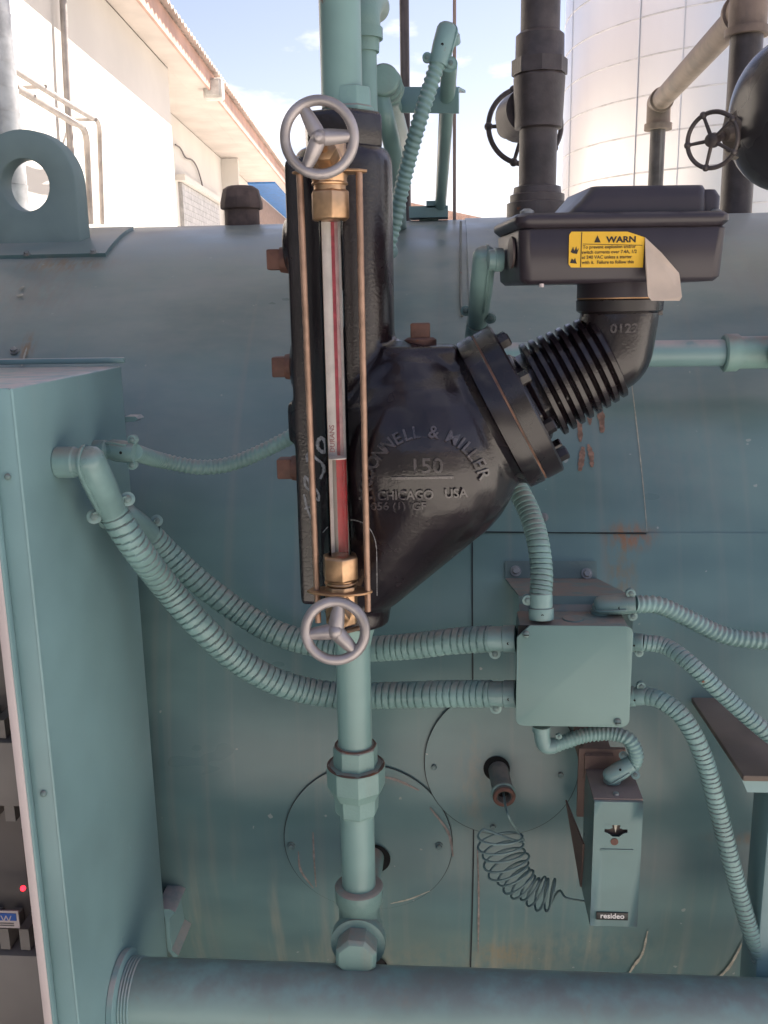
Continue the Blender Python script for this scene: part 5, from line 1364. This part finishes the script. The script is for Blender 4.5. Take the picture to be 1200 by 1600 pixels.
# ------------------------------------------------------------------ silver tank behind
def tank():
    Y = 9.0; c = P(1165, 300, Y); k = sc(c); r = 283 * k
    t = thing('storage_tank', 'tall shiny silver cylindrical tank with horizontal bands behind the pipes', 'tank', V((c.x, Y, 0)))
    m_, nt, b = newmat('tank_cladding')
    geo = nt.nodes.new('ShaderNodeNewGeometry'); pos = geo.outputs['Position']
    col = mixc(nt, nnoise(nt, mapping(nt, pos, (2.0, 2.0, .15)), 1.5, 4), (.72, .71, .72), (.84, .83, .84))
    nt.links.new(col, b.inputs['Base Color']); b.inputs['Metallic'].default_value = .8; b.inputs['Roughness'].default_value = .36
    bump(nt, b, nnoise(nt, mapping(nt, pos, (1.2, 1.2, .25)), 1.2, 2), .12, .06)
    z0 = 0.0; H = 9.0; step = 49 * k; i = 0; z = P(930, 222, Y - r * .5).z
    zs = [z + step * j for j in range(-8, 18)]
    lo = 0.02
    for z1 in zs + [H]:
        if z1 <= lo + .02: continue
        z1 = min(z1, H)
        MB().lathe(V((c.x, Y, lo)), UPV, [(0, r), (z1 - lo, r)], 96).build('cladding_course', m_, t, sharp=50)
        MB().lathe(V((c.x, Y, z1 - .012)), UPV, [(0, r + .002), (.002, r + .004), (.010, r + .004), (.012, r + .002)], 96).build('band', surf('tank_band', (.42, .40, .40), .45, metal=.6, bmp=0) if 'band' not in M else M['band'], t)
        lo = z1 + .0005
    for px in (985, 1040, 905):
        a = math.asin(max(-1, min(1, (P(px, 150, Y - r * .5).x - c.x) / r)))
        MB().box((c.x + (r + .004) * math.sin(a), Y - (r + .004) * math.cos(a), H / 2), (.004, .009, H)).build('vertical_seam', m_, t)
M['band'] = surf('tank_band_metal', (.60, .58, .58), .5, metal=.4, bmp=0)
tank()

# ------------------------------------------------------------------ white building at the left
def building():
    rr = ray(592, 470); d = V((rr.x, rr.y, 0)).normalized(); n = V((d.y, -d.x, 0))        # n points right, towards the yard
    c0 = P(268, 200, 12.0); c0.z = 0
    def on(px, py, off): return PPL(px, py, c0 + n * off, n)
    def W(s, off, z): return c0 + d * s + n * off + UPV * z
    def S(px, py, off): return (on(px, py, off) - c0).dot(d)
    t = thing('white_building', 'long white plastered building with eaves, sunlit, at upper left', 'building', W(8, -2, 0))
    wall = surf('white_plaster', (.70, .655, .605), .85, var=.05, vscale=.8, bmp=.15, bscale=30, bdist=.004, streak=.15, streakc=(.55, .48, .42))
    pink = surf('eave_fascia', (.50, .31, .25), .7, var=.15, vscale=2, bmp=.1)
    sof = surf('soffit_boards', (.62, .55, .50), .8, var=.08, vscale=2, bmp=0)
    ov = .30
    zf0 = on(212, 0, ov).z; zf1 = on(243, 0, ov).z
    s0, s1 = -9.5, 26.0
    zt = zf0 + .02
    def slab(name, sa, sb, offa, offb, za, zb, mat, par=t, bev=0):
        return MB().prism([W(sa, offa, za), W(sb, offa, za), W(sb, offb, za), W(sa, offb, za)], V((0, 0, zb - za))).build(name, mat, par, bevel=bev)
    rec = -.55
    slab('front_wall', s0, 0, -6, 0, 0, zt, wall)
    sB = S(345, 250, rec)
    slab('recessed_wall', 0.003, sB, -6, rec, 0, zt, wall)
    sC = S(372, 280, -.25)
    slab('pilaster', sB, sC, -6, -.22, 0, zt, wall)
    slab('far_wall', sC + .003, s1, -6, rec, 0, zt, wall)
    slab('soffit', s0, s1, .003, ov, zf0 + .03, zf0 + .06, sof)
    slab('soffit', 0.01, s1, rec, .002, zf0 + .03, zf0 + .06, sof)
    slab('fascia', s0, s1, ov, ov + .03, zf0, zf1, pink)
    # corrugated roof sheet
    mb = MB(); N = 420; vs = []
    for i in range(N + 1):
        s = s0 + (s1 - s0) * i / N; dz = .022 * math.cos(i * math.pi)
        vs += [W(s, ov + .12, zf1 - .01 + dz), W(s, -3, zf1 + 1.1 + dz), W(s, ov + .12, zf1 - .004 + dz + .012), W(s, -3, zf1 + 1.106 + dz + .012)]
    fs = []
    for i in range(N):
        a, b = 4 * i, 4 * i + 4
        fs += [(a, b, b + 1, a + 1), (a + 2, a + 3, b + 3, b + 2), (a, a + 2, b + 2, b)]
    mb.add(vs, fs).build('corrugated_roof', surf('roof_sheet', (.46, .38, .34), .6, var=.15, vscale=2, bmp=0), t, flat=True)
    slab('roof_slope_fill', s0 + .1, s1 - .1, -5.9, -.6, zt, zt + .05, wall)
    # roller shutter in the recessed wall
    sa, sb = S(279, 300, rec), S(338, 318, rec); zs = on(300, 297, rec).z
    sh = slab('roller_shutter', sa, sb, rec, rec + .03, 0, zs, surf('shutter_grey', (.44, .42, .41), .6, bmp=0), t)
    nsl = 30
    for i in range(nsl):
        z = zs - .05 - i * .09
        if z < .1: break
        slab('slat', sa + .03, sb - .03, rec + .031, rec + .055, z - .052, z + .034, surf('slat_grey', (.60, .57, .55), .55, bmp=0) if 'slat' not in M else M['slat'], sh)
    slab('lintel', sa - .15, sb + .2, rec + .001, rec + .14, zs, zs + .09, wall)
    # cable sagging on the recessed wall
    pts = [on(x, y, rec + .04) for x, y in ((274, 226), (282, 232), (290, 246), (300, 250), (308, 262), (315, 285), (318, 302))]
    MB().sweep(smooth_path(pts, 6), .012, 8).build('cable', M['blackpipe'], t)
    # blue awning further along
    sa, sb = S(388, 262, .3), S(440, 290, .3)
    za, zb = on(392, 266, rec).z, on(392, 292, rec).z
    blue = surf('awning_blue', (.05, .20, .52), .6, bmp=0)
    sx, se = S(386, 270, rec), S(430, 270, rec)
    MB().prism([W(sx, rec, za + .15), W(sx, .1, za), W(sx, .1, zb), W(sx, rec, zb)], d * (se - sx + 4)).build('blue_awning', blue, t)
    slab('awning_edge', sx - .1, se + 4, .1, .16, za - .02, za + .10, wall)
    slab('dark_doorway', sx + .3, se + 4, rec - .0, rec + .02, 0, zb - .05, surf('doorway_brown', (.30, .20, .16), .7, bmp=0))
    # pipes clipped to the front wall
    gm = surf('wall_pipe_grey', (.36, .32, .30), .5, metal=.2, bmp=0)
    def wp(pts, r, label, nm='wall_pipe'):
        p3 = [on(x, y, o) for x, y, o in pts]
        ob = MB().sweep(smooth_path(p3, 5) if len(p3) > 2 else p3, r, 12).build(nm, gm); tag(ob, label, 'pipe', 'grey pipes on the white wall'); return ob
    wp([(97, -40, .07), (104, 130, .07), (112, 262, .07), (116, 350, .07)], .028, 'upright grey pipe on the white wall, leftmost of the three')
    wp([(20, 108, .30), (80, 146, .30), (140, 182, .30), (150, 186, .28), (155, 200, .24), (156, 230, .2), (160, 350, .1)], .020, 'grey wall pipe with the longest slanting run and a bend at right')
    wp([(24, 136, .22), (70, 164, .22), (112, 190, .22), (126, 197, .2), (134, 212, .18), (137, 250, .14), (142, 350, .1)], .026, 'grey wall pipe bending down between the other two')
    for (xa, ya, xb, yb) in ((28, 137, 71, 135), (112, 187, 150, 187)):
        a, b = on(xa, ya, .02), on(xb, yb, .32)
        MB().cyl(a, b, .014, None, 8).build('pipe_bracket', gm, t)
    # lamps under the eaves
    for px, py, s, lbl in ((267, 70, .16, 'small boxy lamp under the eave at the wall corner'), (334, 140, .26, 'white floodlight on an arm under the eave, halfway along'), (375, 192, .18, 'small dark lamp under the far end of the eave')):
        c = on(px, py, .2 if px != 334 else .35)
        lt = thing('eave_lamp', lbl, 'lamp', c)
        MB().box(c, (s, s * .8, s), (n, d, UPV)).build('head', surf('lamp_body', (.60, .56, .52) if px == 334 else (.36, .28, .24), .5, bmp=0), lt, bevel=s * .12)
        MB().cyl(c, on(px - 26 if px == 334 else px - 10, py - 10, .02) if px == 334 else c + UPV * .3, .018, None, 10).build('arm', gm, lt)
        MB().box(c - n * 0 - d * s * .45, (s * .7, s * .1, s * .7), (n, d, UPV)).build('lens', surf('lamp_lens', (.7, .68, .64), .2, bmp=0), lt)
    c = on(30, 276, .12)
    lt = thing('wall_fan', 'round meshed brown wall fitting seen through the lug hole', 'fixture', c)
    k = sc(c)
    MB().lathe(c - n * .1, n * .7 - d * .7, [(0, 19 * k), (.08, 20 * k), (.16, 16 * k), (.2, 6 * k)], 24).build('dome', surf('fixture_brown', (.20, .15, .12), .6, bmp=0), lt)
    for j in range(3): MB().torus(c - n * .1 + (n * .7 - d * .7) * (.05 + .05 * j), n * .7 - d * .7, (20.5 - 2.2 * j) * k, .01, 28, 6).build('ring', gm, lt)
M['slat'] = surf('slat_grey', (.50, .48, .47), .55, bmp=0)
building()
def left_duct():
    Y = 2.6; c = P(4, 100, Y); k = sc(c); x0 = P(0, 100, Y).x
    t = thing('insulated_duct', 'grey banded insulated pipe rising along the upper left edge', 'duct', V((x0, Y, 0)))
    r = 23 * k
    step = 36 * k; z = 0.0; zs = []
    base = P(10, 205, Y).z; lo = 0
    while z < 4.6:
        MB().lathe(V((x0, Y, z + .001)), UPV, [(0, r * .96), (step * .12, r), (step * .8, r * 1.0), (step * .97, r * 1.06), (step - .001, r * 1.06)], 28).build('jacket_section', M['galv'], t, sharp=40)
        z += step
left_duct()
def far_roof():
    Y = 42.0
    a, b = P(600, 300, Y), P(800, 338, Y)
    t = thing('far_shed', 'low distant shed with a reddish roof just above the boiler', 'building', V((0, Y, 0)))
    z1, z0 = P(640, 306, Y).z, P(800, 336, Y).z; xr = P(800, 336, Y).x; xl = P(560, 300, Y).x
    MB().prism([V((xl, Y, 0)), V((xr + 3, Y, 0)), V((xr + 3, Y, z0 - 1.2)), V((xr, Y, z0 - .5)), V((xl, Y, z1 - .6))], V((0, 9, 0))).build('wall', surf('far_wall_paint', (.55, .52, .48), .8, bmp=0), t)
    MB().prism([V((xl - .3, Y - .6, z1 - .55)), V((xr + 3.4, Y - .6, z0 - 1.5)), V((xr + 3.4, Y - .6, z0 - 1.2)), V((xl - .3, Y - .6, z1 + .25))], V((0, 10, 0))).build('roof', surf('far_roof_paint', (.50, .32, .25), .7, bmp=0), t)
far_roof()
